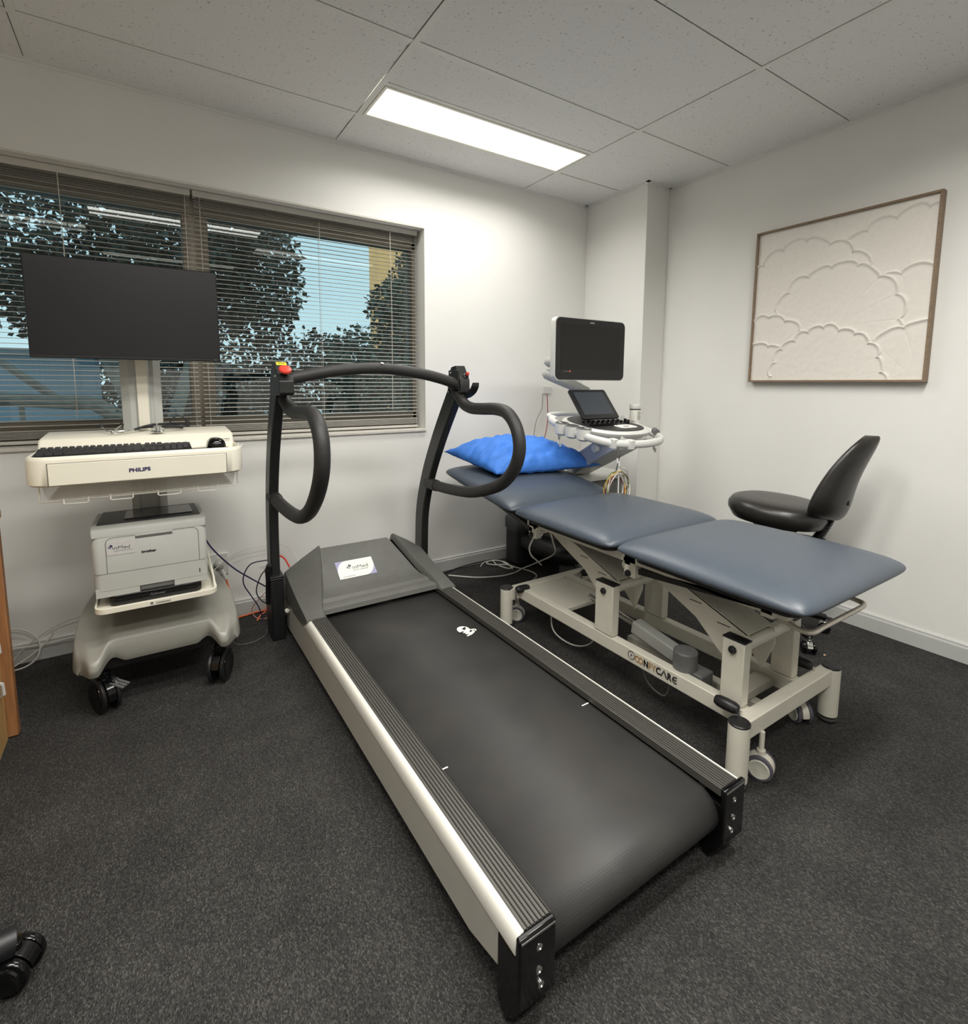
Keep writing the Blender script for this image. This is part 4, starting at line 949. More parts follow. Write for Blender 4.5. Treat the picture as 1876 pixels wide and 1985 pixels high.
# ------------------------------------------------------------------ ultrasound machine
us = thing('ultrasound_machine', 'white ultrasound machine with black screen beside the head of the couch', 'ultrasound machine', (2.04, 2.3, 0))
mo = MB()
def xring(y, ins, x0=1.778, x1=2.296, z0=1.186, z1=1.515, r=.03): return [(x, y, z) for x, z in rrect((x0+x1)/2, (z0+z1)/2, (x1-x0)/2-ins, (z1-z0)/2-ins, r, 6)]
mo.loft([xring(2.052, .004), xring(2.052, 0), xring(2.088, 0), xring(2.098, .008), xring(2.10, .05)])
mo = mo.build('monitor', PALE, us, smooth=True, ang=50)
MB().loft([xring(2.0525, .004), xring(2.049, .004), xring(2.048, .006)]).build('bezel', BLACKP, mo)
MB().box(1.815, 2.255, 2.0472, 2.0485, 1.243, 1.480).build('screen', SCREEN, mo)
text('PHILIPS', .010, (2.035, 2.0475, 1.4905), (1, 0, 0), (0, 0, 1), GREYP, mo, off=.0003, align='CENTER')
MB().box(1.875, 1.886, 2.0468, 2.048, 1.231, 1.237).build('power_mark', ORANGE, mo); MB().box(1.835, 1.868, 2.0468, 2.048, 1.232, 1.235).build('small_print', INKG, mo)
MB().box(1.98, 2.10, 2.09, 2.15, 1.27, 1.40).build('swivel_mount', GREYP, mo, bevel=.006)
# folding monitor arm
am = MB()
am.tube([(2.05, 2.14, 1.30), (1.99, 2.30, 1.295), (1.975, 2.34, 1.293), (1.968, 2.36, 1.291)], [.034, .034, .028, .010], 16)
am.build('monitor_arm', GREYP, us, smooth=True)
MB().tube([(1.962, 2.37, 1.228), (1.972, 2.35, 1.224), (2.00, 2.31, 1.208), (2.08, 2.19, 1.145), (2.11, 2.14, 1.125)], [.010, .030, .034, .030, .022], 16).build('monitor_arm', GREYP, us, smooth=True)
MB().cyl((2.0, 2.31, 1.20), (2.0, 2.31, 1.31), .026).build('arm_joint', MIDG, us, smooth=True)
MB().cyl((2.09, 2.13, .97), (2.09, 2.13, 1.125), .040).build('arm_post', PALE, us, bevel=.006)
# control tray: black keyboard deck with white rim and wrap-around hand rail
TC = Vector((2.045, 1.93, .945)); TA = math.radians(7.5)    # tilted towards the user
MT = Matrix.Translation(TC) @ Matrix.Rotation(TA, 4, 'X')
def egg(hw, f, b, n=40, pw=2.4):
    out = []
    for k in range(n):
        t = 2*PI*k/n; c, s_ = math.cos(t), math.sin(t)
        out.append((hw*math.copysign(abs(c)**(2/pw), c), (b if s_ > 0 else f)*math.copysign(abs(s_)**(2/pw), s_)))
    return out
def eggring(hw, f, b, z): return [(x, y, z) for x, y in egg(hw, f, b)]
MB().loft([eggring(.17, .16, .20, -.045), eggring(.205, .20, .235, -.022), eggring(.212, .208, .24, 0), eggring(.205, .20, .235, .009), eggring(.185, .18, .22, .010)]).xf(MT).build('control_tray', PALE, us, smooth=True, ang=50)
dk = MB().loft([eggring(.184, .178, .218, .0095), eggring(.182, .176, .216, .0135)]).xf(MT).build('key_deck', BLACKP, us, smooth=True, ang=40)
kb_ = MB()
for r, (n_, y, x0, x1) in enumerate(((8, .045, -.13, .13), (7, .012, -.10, .12))):
    for k in range(n_):
        x = x0+(x1-x0)*k/(n_-1); kb_.cyl((x, y, .0125), (x, y, .026), .0075, n=12)
for r in range(2):
    for k in range(9):
        x = -.155+.021*k; y = -.030-.020*r-.0045*abs(k-4)*.3; kb_.box(x, x+.012, y, y+.011, .0125, .019)
for x, y in ((.140, -.02), (.150, .01)): kb_.cyl((x, y, .0125), (x, y, .034), .008, n=12)
kb_.xf(MT).build('control_knobs', GLOSSB, dk)
MB().pad(.05, -.085, .062, .036, .02, [(0, .0125), (0, .0155)], 4).xf(MT).build('palm_pad', PAPER, dk)
MB().tube([(.05+.02*math.cos(t), -.082+.013*math.sin(t), .0165) for t in [PI+.3+k*.22 for k in range(12)]], .002, 6).xf(MT).build('track_arc', INKK, dk)
# touch screen standing on the deck
tsx0, tsx1 = 1.895, 2.168
A0 = Vector((0, 1.952, .985)); A1 = Vector((0, 2.075, 1.136)); dv = (A1-A0).normalized(); nv = Vector((0, -dv.z, dv.y)); ln = (A1-A0).length
def tsr(off, ins):
    return [tuple(Vector((x, 0, 0))+A0+dv*v+nv*off) for x, v in rrect((tsx0+tsx1)/2, ln/2, (tsx1-tsx0)/2-ins, ln/2-ins, .012, 4)]
ts = MB().loft([tsr(-.014, .004), tsr(-.010, 0), tsr(0, 0), tsr(.001, .002)]).build('touch_screen', BLACKP, us, smooth=True, ang=50)
def rect(off, a, b, c, d): return [tuple(Vector((x, 0, 0))+A0+dv*v+nv*off) for x, v in ((a, b), (c, b), (c, d), (a, d))]
MB().loft([rect(.0008, tsx0+.026, .026, tsx1-.026, ln-.018), rect(.0016, tsx0+.026, .026, tsx1-.026, ln-.018)]).build('screen', SCREENB, ts)
# hand rail
rail = smooth_path([(-.205, .22, .0), (-.232, .14, -.006), (-.236, .02, -.020), (-.220, -.14, -.030), (-.15, -.235, -.034), (0, -.268, -.034), (.145, -.240, -.032), (.222, -.155, -.028), (.242, 0, -.012), (.240, .12, 0)], 8)
mb = MB(); rings = []
for i, p in enumerate(rail):
    d = (rail[min(i+1, len(rail)-1)]-rail[max(i-1, 0)]).normalized(); nn = Vector((d.y, -d.x, 0)).normalized()
    rings.append([tuple(p+nn*(.015*math.cos(a))+Vector((0, 0, .020*math.sin(a)))) for a in [2*PI*k/12 for k in range(12)]])
hr = mb.loft(rings).xf(MT).build('hand_rail', PALE, us, smooth=True, ang=60)
for i0 in (30, 35):
    p = rail[i0]; MB().box(p.x-.017, p.x+.017, p.y-.018, p.y+.018, p.z-.023, p.z+.023).xf(MT).build('rail_clip', PALE, hr, bevel=.003)
MB().cyl((.222, -.135, -.005), (.205, -.165, -.01), .017, n=16).xf(MT).build('rail_cup', MIDG, hr)
# transducer holders on the left rim
for k, (x, y) in enumerate(((-.240, .085), (-.234, .012), (-.222, -.060))):
    h_ = MB().lathe((x, y, -.055), (0, 0, 1), [(.020, 0), (.034, .010), (.036, .03), (.036, .062), (.028, .064), (.026, .03)], 22).xf(MT).build('probe_holder', PALE, us, smooth=True, ang=40)
    MB().lathe((x, y, .0075), (0, 0, 1), [(.0355, 0), (.037, .002), (.0355, .004), (.0275, .004), (.0275, 0)], 22).xf(MT).build('holder_ring', MIDG, h_, smooth=True)
MB().tube(smooth_path([(-.19, .19, .01), (-.185, .26, .012), (-.13, .30, .012), (-.02, .30, .012), (.08, .28, .01)], 6), .013, 12).xf(MT).build('rear_handle', PALE, us, smooth=True)
# lift arm, body and base
MB().obox((2.04, 1.80, .875), (2.13, 2.24, .665), .15, .085).build('lift_arm', PALE, us, bevel=.012, seg=3)
MB().obox((1.955, 1.80, .885), (2.03, 2.17, .70), .02, .10).build('lift_cover', pm('pale blue grey plastic', (186, 192, 206), .35), us, bevel=.008)
MB().cyl((1.925, 1.90, .835), (1.945, 1.90, .835), .022, n=20).build('pivot_cap', PALE, us, bevel=.003)
MB().box(1.95, 2.13, 1.74, 1.90, .885, .915).box(2.18, 2.26, 1.74, 1.80, .865, .885).build('tray_bracket', PALE, us, bevel=.006)
MB().pad(2.255, 2.40, .215, .24, .05, [(.01, .18), (0, .2), (0, .585), (.012, .60)], 6).build('body', MIDG, us, smooth=True, ang=50)
MB().pad(2.255, 2.39, .225, .255, .06, [(.0, .60), (0, .615), (.01, .628), (.05, .634)], 6).build('top_shelf', PALE, us, smooth=True, ang=50)
MB().cyl((2.13, 2.24, .630), (2.13, 2.24, .640), .045, n=24).build('lift_collar', BLACKP, us)
MB().pad(2.205, 2.38, .27, .28, .08, [(.02, .12), (0, .14), (0, .20), (.02, .22)], 6).build('base_frame', BLACKP, us, smooth=True, ang=50)
MB().box(2.03, 2.06, 2.25, 2.45, .25, .50).build('side_grille', BLACKP, us, bevel=.003)
for x, y, a in ((2.03, 2.16, .2), (2.40, 2.16, -.2), (2.08, 2.60, .4), (2.40, 2.60, -.3)): caster(x, y, .075, .07, a, us, (BLACKP, BLACKP, MIDG), .16)
MB().pad(1.972, 2.60, .062, .095, .05, [(.01, .225), (0, .24), (0, .30), (.012, .318), (.03, .322)], 6).build('caster_cover', pm('dark grey plastic', (66, 68, 70), .4), us, smooth=True, ang=50)
MB().pad(1.972, 2.60, .055, .09, .05, [(.0, .02), (0, .235)], 6).build('caster_cover', BLACKP, us, smooth=True, ang=50)
bt = thing('wipes_bottle', 'white cylindrical bottle with printed label on the right rim of the ultrasound tray', 'bottle', (2.300, 1.96, .962))
MB().lathe((2.300, 1.96, .962), (0, 0, 1), [(.028, 0), (.030, .003), (.030, .068), (.030, .070)], 24).build('body', PAPER, bt, smooth=True, ang=40)
MB().lathe((2.300, 1.96, 1.032), (0, 0, 1), [(.0315, 0), (.032, .002), (.032, .022), (.030, .025), (.0001, .026)], 24).build('cap', PALE, bt, smooth=True, ang=40)
MB().lathe((2.300, 1.96, 1.024), (0, 0, 1), [(.0302, 0), (.0306, .001), (.0306, .005), (.0302, .006)], 24).build('label_band', INKK, bt)
mk = MB()
for k in range(7): mk.box(2.286+(k % 2)*.004, 2.302+(k % 3)*.004, 1.9285, 1.9305, .972+.007*k, .974+.007*k)
mk.build('small_print', INKG, bt)
MB().pad(2.262, 2.00, .018, .020, .010, [(0, .955), (0, .985), (.004, .99)], 4).build('cup_', PALE, org=(2.262, 2.0, .955), smooth=True)
o = bpy.data.objects['cup_']; o.name = 'gel_cup'; tag(o, 'small white cap beside the bottle on the ultrasound tray', 'cap')

# hanging leads
def leads(name, label, x, y, z0, z1, coil=False):
    t = thing(name, label, 'cable', (x, y, z1), None)
    MB().tube([(x-.006, y, z0), (x-.003, y, z1+.05)], .0022, 6).tube([(x+.006, y, z0), (x+.003, y, z1+.05)], .0022, 6).build('strap', MIDG, t)
    for dx, dz in ((-.006, .035), (.006, .02)): MB().cyl((x+dx, y-.003, z1+dz), (x+dx, y-.003, z1+dz+.022), .0055, n=10).build('clip', PALE, t, smooth=True)
    return t
leads('lead_set', 'electrode clips hanging from the left probe holders of the ultrasound machine', 1.800, 2.03, .900, .82)
leads('lead_set', 'electrode clips hanging from the right end of the ultrasound rail', 2.262, 1.79, .905, .785)
t = leads('lead_cable_bundle', 'coiled bundle of white and coloured leads hanging from the ultrasound rail', 1.885, 1.70, .885, .755)
cols = [CWHITE, pm('yellow lead', (196, 160, 60), .5), CWHITE, pm('brown lead', (96, 66, 46), .5), pm('green lead', (112, 122, 62), .5), CWHITE, pm('red lead', (150, 58, 44), .5), CGREY]
rnd = random.Random(12)
for k in range(8):
    r = .060+.016*rnd.random(); cx_ = 1.895+rnd.uniform(-.014, .018); cz = .685-.012*k*.3-r*.35
    MB().tube([(cx_+(r+.003*math.sin(3*a+k))*math.cos(a)*1.05, 1.70+.016*math.sin(a*2+k)+.004*k, cz+.012+(r)*1.15*math.sin(a)) for a in [2*PI*j/32 for j in range(32)]], .0024, 6, closed=True).build('lead', cols[k], t, smooth=True)
MB().tube(smooth_path([(1.905, 1.70, .768), (1.95, 1.70, .745), (1.985, 1.72, .69), (2.005, 1.74, .64)], 6), .0026, 6).build('lead', CWHITE, t, smooth=True)
MB().tube([(1.893, 1.70, .76), (1.896, 1.70, .60)], .004, 8).build('lead', CWHITE, t, smooth=True)
o = MB().tube(smooth_path([(2.09, 1.86, .885), (2.10, 1.88, .80), (2.095, 1.90, .70), (2.09, 1.92, .64)], 6), .003, 6).build('power_cable', CGREY, org=(2.09, 1.9, .64), smooth=True)
tag(o, 'grey cable hanging down from beneath the ultrasound tray', 'cable')
wp = thing('wall_outlet', 'white outlet on the window wall behind the ultrasound monitor arm', 'outlet', (2.30, YB, 1.14), 'power outlets on the window wall')
MB().box(2.275, 2.345, 2.732, 2.74, 1.10, 1.15).build('faceplate', PALE, wp, bevel=.002)
o = MB().tube(smooth_path([(2.30, 2.725, 1.10), (2.297, 2.715, 1.00), (2.285, 2.70, .90), (2.23, 2.69, .70)], 6), .003, 6).build('red_cable', pm('dark red cable', (150, 50, 48), .5), org=(2.29, 2.72, .7), smooth=True); tag(o, 'dark red cable running down the wall behind the ultrasound machine', 'cable')
o = MB().tube(smooth_path([(2.26, 2.725, 1.10), (2.245, 2.715, 1.0), (2.19, 2.71, .90), (2.15, 2.70, .68)], 6), .0024, 6).build('thin_cable', CGREY, org=(2.22, 2.72, .68), smooth=True); tag(o, 'thin grey cable hanging on the wall left of the red cable', 'cable')

# ------------------------------------------------------------------ stool with backrest
sl_ = thing('examiner_stool', 'black vinyl stool with tall curved backrest against the right wall', 'stool', (2.50, 1.21, 0))
SC = Vector((2.465, 1.225, 0)); FD = Vector((-.263, .963, 0)).normalized(); SDv = Vector((-FD.y, FD.x, 0))
MS = Matrix(((SDv.x, FD.x, 0, SC.x), (SDv.y, FD.y, 0, SC.y), (0, 0, 1, 0), (0, 0, 0, 1)))    # local x = side, y = forward
mb = MB(); rings = []
def srg(hw, f, b, z, tilt=.06): return [(x, y, z+tilt*y) for x, y in egg(hw, f, b, 36, 2.3)]
mb.loft([srg(.15, .15, .16, .530), srg(.185, .185, .195, .540), srg(.20, .20, .215, .575), srg(.200, .20, .215, .600), srg(.186, .186, .20, .622), srg(.15, .15, .165, .634), srg(.08, .08, .09, .636)])
mb.xf(MS).build('seat', LEATHER, sl_, smooth=True, ang=70)
MB().box(-.07, .07, -.09, .09, .505, .535).xf(MS).build('seat_plate', BLACKP, sl_, bevel=.003)
# backrest: curved pad, recline backwards, wraps round the sitter
mb = MB(); nx, nz = 22, 26; front = []; back = []
def bk(u, v):   # u across -1..1, v up 0..1
    hw = .190*(1-.45*v**1.6)*(max(0, 1-abs(2*v-1)**4))**.45
    x = u*hw; z = .572+.385*v
    y = -.215-.015*v-.115*v*v + .075*(u*u)*(1-.4*v)
    return x, y, z
vsF, vsB = [], []
for i in range(nz+1):
    v = .5-.5*math.cos(PI*i/nz)
    for j in range(nx+1):
        u = math.sin((2*j/nx-1)*PI/2); x, y, z = bk(u, v)
        e_ = max(0, (1-abs(u)**3))*max(0, (1-abs(2*v-1)**4)); th = .066*e_**.5*(1-.50*v)
        vsF.append((x, y+th, z)); vsB.append((x, y-th*.9, z))
n1 = nx+1; fs = []
off = len(vsF)
for i in range(nz):
    for j in range(nx):
        k = i*n1+j; fs.append((k, k+1, k+n1+1, k+n1)); fs.append((off+k, off+k+n1, off+k+n1+1, off+k+1))
bo = MB().add(vsF+vsB, fs).xf(MS).build('backrest', LEATHER, sl_, smooth=True, ang=180)
bm = bmesh.new(); bm.from_mesh(bo.data); bmesh.ops.remove_doubles(bm, verts=bm.verts, dist=.0006); bmesh.ops.recalc_face_normals(bm, faces=bm.faces); bm.to_mesh(bo.data); bm.free()
xs3, ys3, zs3 = bk(.05, .24)
MB().box(.020, .055, ys3-.0505, ys3-.045, zs3-.010, zs3+.010).xf(MS).build('care_label', MIDG, bo)
gt = []; z = .475
path_ = [Vector((0, -.155, .470)), Vector((0, -.170, .50)), Vector((0, -.190, .545)), Vector((0, -.205, .59)), Vector((0, -.215, .64))]
pp = smooth_path(path_, 9); rr = [.022 if k % 2 else .0165 for k in range(len(pp))]
MB().tube(pp, rr, 16).xf(MS).build('backrest_bellows', BLACKP, sl_)
MB().box(-.026, .026, -.19, .05, .455, .480).xf(MS).build('backrest_bracket', BLACKP, sl_, bevel=.004)
MB().cyl((0, 0, .14), (0, 0, .36), .025).cyl((0, 0, .36), (0, 0, .51), .014).xf(MS).build('gas_column', BLACKP, sl_, smooth=True)
MB().lathe((0, 0, .075), (0, 0, 1), [(.045, 0), (.05, .02), (.035, .065), (.028, .08)], 20).xf(MS).build('hub', GLOSSB, sl_, smooth=True)
for k in range(5):
    a = 2*PI*k/5+.52; d = Vector((math.cos(a), math.sin(a), 0)); P0 = SC+d*.03+Vector((0, 0, .11)); P1 = SC+d*.235+Vector((0, 0, .072))
    MB().tube([P0, P0.lerp(P1, .5)+Vector((0, 0, .006)), P1], [.024, .020, .016], 10).build('leg', GLOSSB, sl_, smooth=True)
    caster(P1.x, P1.y, .026, .05, a+1.1, sl_, (CHROME, GLOSSB, GLOSSB), .075)
o = MB().sphere((2.40, .96, .004), .006, (1.2, .8, .6), 6).build('crumb', pm('tan crumb', (196, 160, 130), .8), org=(2.40, .96, 0)); tag(o, 'tiny tan crumb on the carpet right of the couch', 'debris')

# ------------------------------------------------------------------ relief picture
wa = thing('wall_art', 'square off white plaster relief of fan shaped petals in a thin oak frame', 'picture', (2.83, 1.222, 1.18))
AY0, AY1, AZ0, AZ1 = .832, 1.612, 1.183, 1.978       # right edge (near) has the smaller y
fr = MB(); fx0, fx1 = 2.808, 2.847; ft = .010
fr.box(fx0, fx1, AY0, AY1, AZ1-ft, AZ1).box(fx0, fx1, AY0, AY1, AZ0, AZ0+ft).box(fx0, fx1, AY0, AY0+ft, AZ0+ft, AZ1-ft).box(fx0, fx1, AY1-ft, AY1, AZ0+ft, AZ1-ft)
fr.build('frame', WOODF, wa, bevel=.001)
FANS = [(.88, .50, .47, 9, .45), (.30, .45, .47, 9, .45), (.97, .20, .45, 8, .5), (.50, .33, .40, 8, .5), (.10, .16, .29, 7, .5), (.02, -.07, .34, 7, .45), (1.0, -.04, .38, 7, .5), (.47, -.01, .36, 11, .5)]
def relief(u, v):
    h = 0.0
    for i, (cx_, cy2, R, N, sc2) in enumerate(FANS):
        dx, dy = u-cx_, v-cy2; r = math.hypot(dx, dy)
        if dy < -.02 and i < 7: continue
        th = math.atan2(dx, max(dy, -.3)+1e-6); ph = (th/PI+.5)*N+.37*i; fr_ = ph-math.floor(ph)
        wob = .018*math.sin(7*th+i*2.1)+.012*math.sin(13*th+i)
        rb = R*(1+wob)*(.925+.075*(1-(2*fr_-1)**2)**.5)
        d = rb-r
        if d > -.004:
            edge = math.exp(-(d/.012)**2); crease = math.exp(-((fr_-.0 if fr_ < .5 else fr_-1)*r*PI/N/.0035)**2)*min(1, r/R)
            if i == 7: crease *= 1.6
            h = .0012+.0085*edge+(.0016*min(1, max(0, d)/.05))-.0018*crease*(1 if d > .01 else 0)+.0015*crease*(1 if i == 7 else .3)
    return h
NA = 250; vs = []; fs = []
from mathutils import noise as _n
for i in range(NA+1):
    for j in range(NA+1):
        u, v = j/NA, i/NA; h = relief(u, v)+.0006*_n.noise(Vector((u*30, v*30, 0)))
        vs.append((2.822-h, AY1-ft-(AY1-AY0-2*ft)*u, AZ0+ft+(AZ1-AZ0-2*ft)*v))
for i in range(NA):
    for j in range(NA): k = i*(NA+1)+j; fs.append((k, k+1, k+NA+2, k+NA+1))
cv = MB().add(vs, fs).build('canvas', CANVAS, wa, smooth=True, ang=180)
MB().box(2.826, 2.846, AY0+ft, AY1-ft, AZ0+ft, AZ1-ft).build('backing', CANVAS, wa)

# ------------------------------------------------------------------ outlets, plugs and cords along the window wall
po = thing('power_outlet', 'white double power outlet with plugs behind the cart', 'outlet', (.23, YB, .28), 'power outlets on the window wall')
MB().box(.165, .285, 2.731, 2.74, .225, .335).build('faceplate', PALE, po, bevel=.003)
MB().box(.235, .247, 2.728, 2.733, .305, .318).box(.185, .197, 2.728, 2.733, .305, .318).build('switch', WHITEG, po, bevel=.001)
for x, lab in ((.243, 'round grey plug in the right socket of the outlet behind the cart'), (.198, 'round grey plug in the left socket of the outlet behind the cart')):
    o = MB().lathe((x, 2.731, .283), (0, -1, 0), [(.021, 0), (.023, .006), (.020, .022), (.012, .034), (.0001, .036)], 18).build('plug', GREYP, org=(x, 2.72, .26), smooth=True); tag(o, lab, 'plug', 'plugs in the outlet behind the cart')
def cable(name, pts, r, mat, label, org=None, n=8):
    o = MB().tube(smooth_path(pts, n), r, 8).build(name, mat, org=org or pts[0], smooth=True); return tag(o, label, 'cable')
c1 = cable('extension_cord', [(.252, 2.700, .262), (.262, 2.695, .24), (.275, 2.69, .18), (.285, 2.685, .10), (.30, 2.68, .02), (.33, 2.70, .007), (.40, 2.712, .007), (.48, 2.712, .007), (.52, 2.70, .007)], .0042, ORANGE, 'orange extension cord running from the outlet along the skirting to the treadmill')
MB().cyl((.252, 2.700, .262), (.268, 2.692, .215), .009, .006, 12).build('connector', PALE, c1, smooth=True)
cable('orange_lead', [(.385, 2.61, .006), (.41, 2.64, .02), (.435, 2.655, .03), (.45, 2.665, .10), (.452, 2.67, .19), (.450, 2.66, .22)], .003, ORANGE, 'thin orange lead rising beside the treadmill upright', n=6)
cable('extension_cord', [(.47, 2.66, .30), (.50, 2.655, .305), (.53, 2.64, .285), (.545, 2.60, .25)], .0045, RED, 'short red cord behind the treadmill hood')
cable('purple_cable', [(.16, 2.42, .525), (.20, 2.46, .44), (.28, 2.50, .33), (.36, 2.53, .25), (.43, 2.54, .19), (.455, 2.56, .17)], .0034, NAVY, 'dark purple cable from the printer to the treadmill upright')
cable('purple_cable', [(.462, 2.55, .318), (.42, 2.55, .322), (.365, 2.57, .31), (.335, 2.58, .265), (.33, 2.58, .215), (.36, 2.58, .15), (.39, 2.58, .09), (.405, 2.57, .03), (.40, 2.56, .008)], .0028, NAVY, 'dark looping cable hanging left of the treadmill upright')
cable('black_cable', [(.455, 2.53, .30), (.41, 2.55, .262), (.385, 2.56, .20), (.385, 2.57, .155), (.41, 2.58, .11), (.44, 2.585, .09)], .0026, BLACKP, 'small black cable loop against the foot of the treadmill upright')
cable('white_cable', [(.20, 2.66, .265), (.26, 2.68, .31), (.33, 2.69, .342), (.43, 2.69, .355), (.52, 2.69, .352), (.58, 2.67, .30), (.60, 2.62, .24)], .0020, CWHITE, 'thin white cable arching on the wall behind the treadmill upright')
cable('black_cable', [(.22, 2.64, .09), (.25, 2.66, .10), (.28, 2.66, .085), (.29, 2.64, .05), (.28, 2.60, .012), (.24, 2.59, .006)], .0022, BLACKP, 'thin black cable loop on the floor right of the cart base')
cable('pink_cable', [(.45, 2.63, .145), (.40, 2.64, .10), (.37, 2.65, .05), (.385, 2.63, .015), (.42, 2.61, .008), (.46, 2.61, .02)], .0022, pm('dusty pink cable', (190, 140, 126), .5), 'dusty pink cable curling on the carpet by the treadmill upright')
cable('thin_cable', [(.25, 2.50, .006), (.27, 2.42, .004), (.33, 2.40, .004), (.39, 2.44, .004), (.42, 2.52, .006)], .0014, CGREY, 'hair thin grey cable curving on the carpet between cart and treadmill')
# strap on the upright foot
o = MB().tube(smooth_path([(.408, 2.36, .36), (.404, 2.37, .33), (.408, 2.39, .28), (.409, 2.41, .22), (.410, 2.42, .16)], 5), [.012]*21, 8).build('rubber_sleeve', BLACKP, tm, smooth=True)
# white cables left of the cart
cable('white_cable', [(-.60, 2.70, .170), (-.53, 2.70, .168), (-.475, 2.70, .145), (-.438, 2.695, .09), (-.445, 2.68, .035), (-.48, 2.67, .008), (-.53, 2.66, .006), (-.60, 2.66, .008)], .0034, CWHITE, 'white cable making a big loop on the wall left of the cart')
cable('white_cable', [(-.20, 2.62, .205), (-.27, 2.66, .185), (-.36, 2.69, .155), (-.44, 2.70, .11), (-.50, 2.70, .06), (-.53, 2.69, .02)], .0024, CWHITE, 'thin white cable dropping from the cart tray to the left')
cable('white_cable', [(-.25, 2.62, .105), (-.33, 2.68, .085), (-.42, 2.695, .075), (-.50, 2.70, .080), (-.60, 2.70, .098)], .0032, CWHITE, 'white cable running low behind the cart base')
cable('white_cable', [(-.39, 2.70, .115), (-.43, 2.69, .07), (-.49, 2.68, .03), (-.55, 2.67, .008), (-.62, 2.66, .006)], .0030, CWHITE, 'short white cable crossing the loop left of the cart')
# cables on the carpet beside the couch head
cable('grey_cable', [(1.475, 2.64, .005), (1.60, 2.52, .005), (1.74, 2.46, .005), (1.84, 2.46, .005), (1.885, 2.47, .008), (1.895, 2.44, .03), (1.88, 2.28, .12), (1.80, 2.05, .25), (1.66, 1.90, .38), (1.60, 1.86, .46)], .0042, CWHITE, 'long pale cable from the treadmill across the carpet up under the couch')
cable('grey_cable', [(1.72, 2.66, .006), (1.78, 2.71, .006), (1.84, 2.70, .008), (1.82, 2.62, .010), (1.85, 2.54, .006), (1.885, 2.53, .012), (1.86, 2.58, .016), (1.80, 2.62, .014), (1.78, 2.68, .010), (1.84, 2.71, .008), (1.885, 2.66, .010), (1.89, 2.60, .010), (1.87, 2.52, .006)], .0040, CWHITE, 'pale cable curled in small loops on the carpet by the wall')
cable('grey_cable', [(1.88, 2.64, .010), (1.895, 2.54, .008), (1.94, 2.42, .006), (1.92, 2.34, .006), (1.84, 2.28, .006), (1.76, 2.10, .008), (1.72, 1.98, .10), (1.70, 1.93, .19)], .0038, CWHITE, 'pale cable curving over the carpet onto the couch base')
cable('grey_cable', [(1.53, 1.82, .50), (1.50, 1.84, .46), (1.48, 1.86, .40), (1.52, 1.90, .34), (1.62, 1.98, .27), (1.72, 2.06, .20)], .0040, CWHITE, 'pale cable looping out below the couch head bracket')
cable('black_cable', [(1.44, 2.67, .006), (1.58, 2.71, .008), (1.72, 2.72, .012), (1.85, 2.715, .010)], .0032, BLACKP, 'black cable along the carpet below the skirting right of the treadmill')
cable('grey_cable', [(1.49, 1.20, .14), (1.49, 1.17, .08), (1.50, 1.13, .05), (1.50, 1.09, .06), (1.50, 1.07, .14)], .0028, CGREY, 'grey cable sagging below the couch rail')
cable('grey_cable', [(1.50, 1.72, .16), (1.48, 1.68, .06), (1.50, 1.58, .03), (1.53, 1.50, .06), (1.55, 1.46, .15)], .0032, CWHITE, 'pale cable drooping beneath the couch shelf plate')
cable('coiled_cable', [(1.70, 1.62, .46), (1.72, 1.56, .475), (1.75, 1.50, .46), (1.76, 1.46, .43), (1.73, 1.45, .41)], .006, CWHITE, 'white cable hanging below the seat section of the couch')
ft_ = thing('foot_pedal', 'black ultrasound foot pedal unit on the carpet under the couch head', 'pedal', (1.98, 2.05, 0))
MB().pad(1.99, 2.03, .07, .055, .02, [(0, 0), (0, .03), (.006, .04)], 4).build('housing', BLACKP, ft_, smooth=True)
MB().pad(1.99, 2.025, .045, .035, .02, [(0, .04), (.004, .052)], 4).build('pedal', MIDG, ft_, smooth=True)

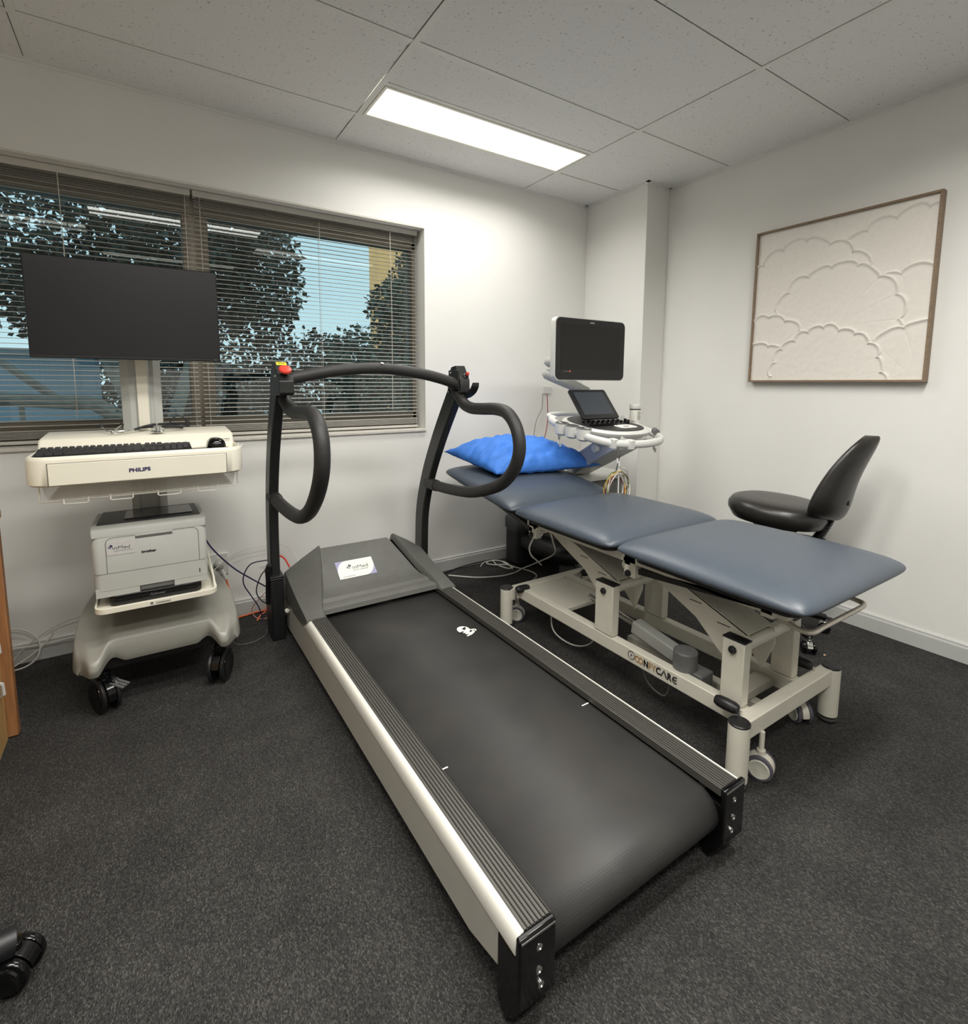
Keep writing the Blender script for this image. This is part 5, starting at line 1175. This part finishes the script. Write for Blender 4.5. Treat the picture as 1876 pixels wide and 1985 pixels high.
# ------------------------------------------------------------------ desk at the left edge
dk_ = thing('desk', 'timber desk with a brown edged panel at the left edge of the room', 'desk', (-.9, 1.8, 0))
MB().box(-1.45, -.450, 2.155, 2.180, 0, .73).build('back_panel', DESKT, dk_)
MB().box(-.450, -.422, 2.152, 2.183, 0.004, .73).build('edge_strip', DESKW, dk_, bevel=.002)
MB().box(-.470, -.449, 1.45, 2.156, 0.0, .73).build('side_panel', DESKT, dk_)
MB().box(-1.50, -.42, 1.40, 2.20, .73, .755).build('desktop', DESKT, dk_, bevel=.002)
for z in (.20, .34):
    MB().tube([(-.449, 2.11, z-.03), (-.438, 2.10, z-.02), (-.438, 2.09, z+.02), (-.449, 2.08, z+.03)], .006, 8).build('cable_clip', PALE, dk_, smooth=True)

# office chair of which one caster shows at the lower left
oc_ = thing('office_chair', 'black office chair whose caster shows at the lower left corner', 'chair', (-.58, 1.12, 0))
OC = Vector((-.565, 1.14, 0))
for k in range(5):
    a = 2*PI*k/5+.30; d = Vector((math.cos(a), math.sin(a), 0)); P0 = OC+d*.03+Vector((0, 0, .12)); P1 = OC+d*.30+Vector((0, 0, .088))
    MB().tube([P0, P0.lerp(P1, .5)+Vector((0, 0, .008)), P1], [.034, .030, .026], 12).build('leg', BLACKP, oc_, smooth=True)
    caster(P1.x, P1.y, .036, .066, a+.9, oc_, (GLOSSB, GLOSSB, GLOSSB), .085)
MB().cyl((OC.x, OC.y, .10), (OC.x, OC.y, .44), .028).build('gas_column', BLACKP, oc_, smooth=True)
MB().pad(OC.x-.05, OC.y, .22, .23, .08, [(.03, .44), (0, .46), (0, .50), (.03, .525), (.08, .53)], 6).build('seat', LEATHER, oc_, smooth=True, ang=60)
MB().box(OC.x-.33, OC.x-.29, OC.y-.03, OC.y+.03, .44, .70).build('back_bracket', BLACKP, oc_, bevel=.005)
MB().box(OC.x-.32, OC.x-.26, OC.y-.21, OC.y+.21, .62, 1.05).build('backrest', LEATHER, oc_, bevel=.025, seg=4)

for o in bpy.data.objects:
    if '_org' in o.keys(): del o['_org']
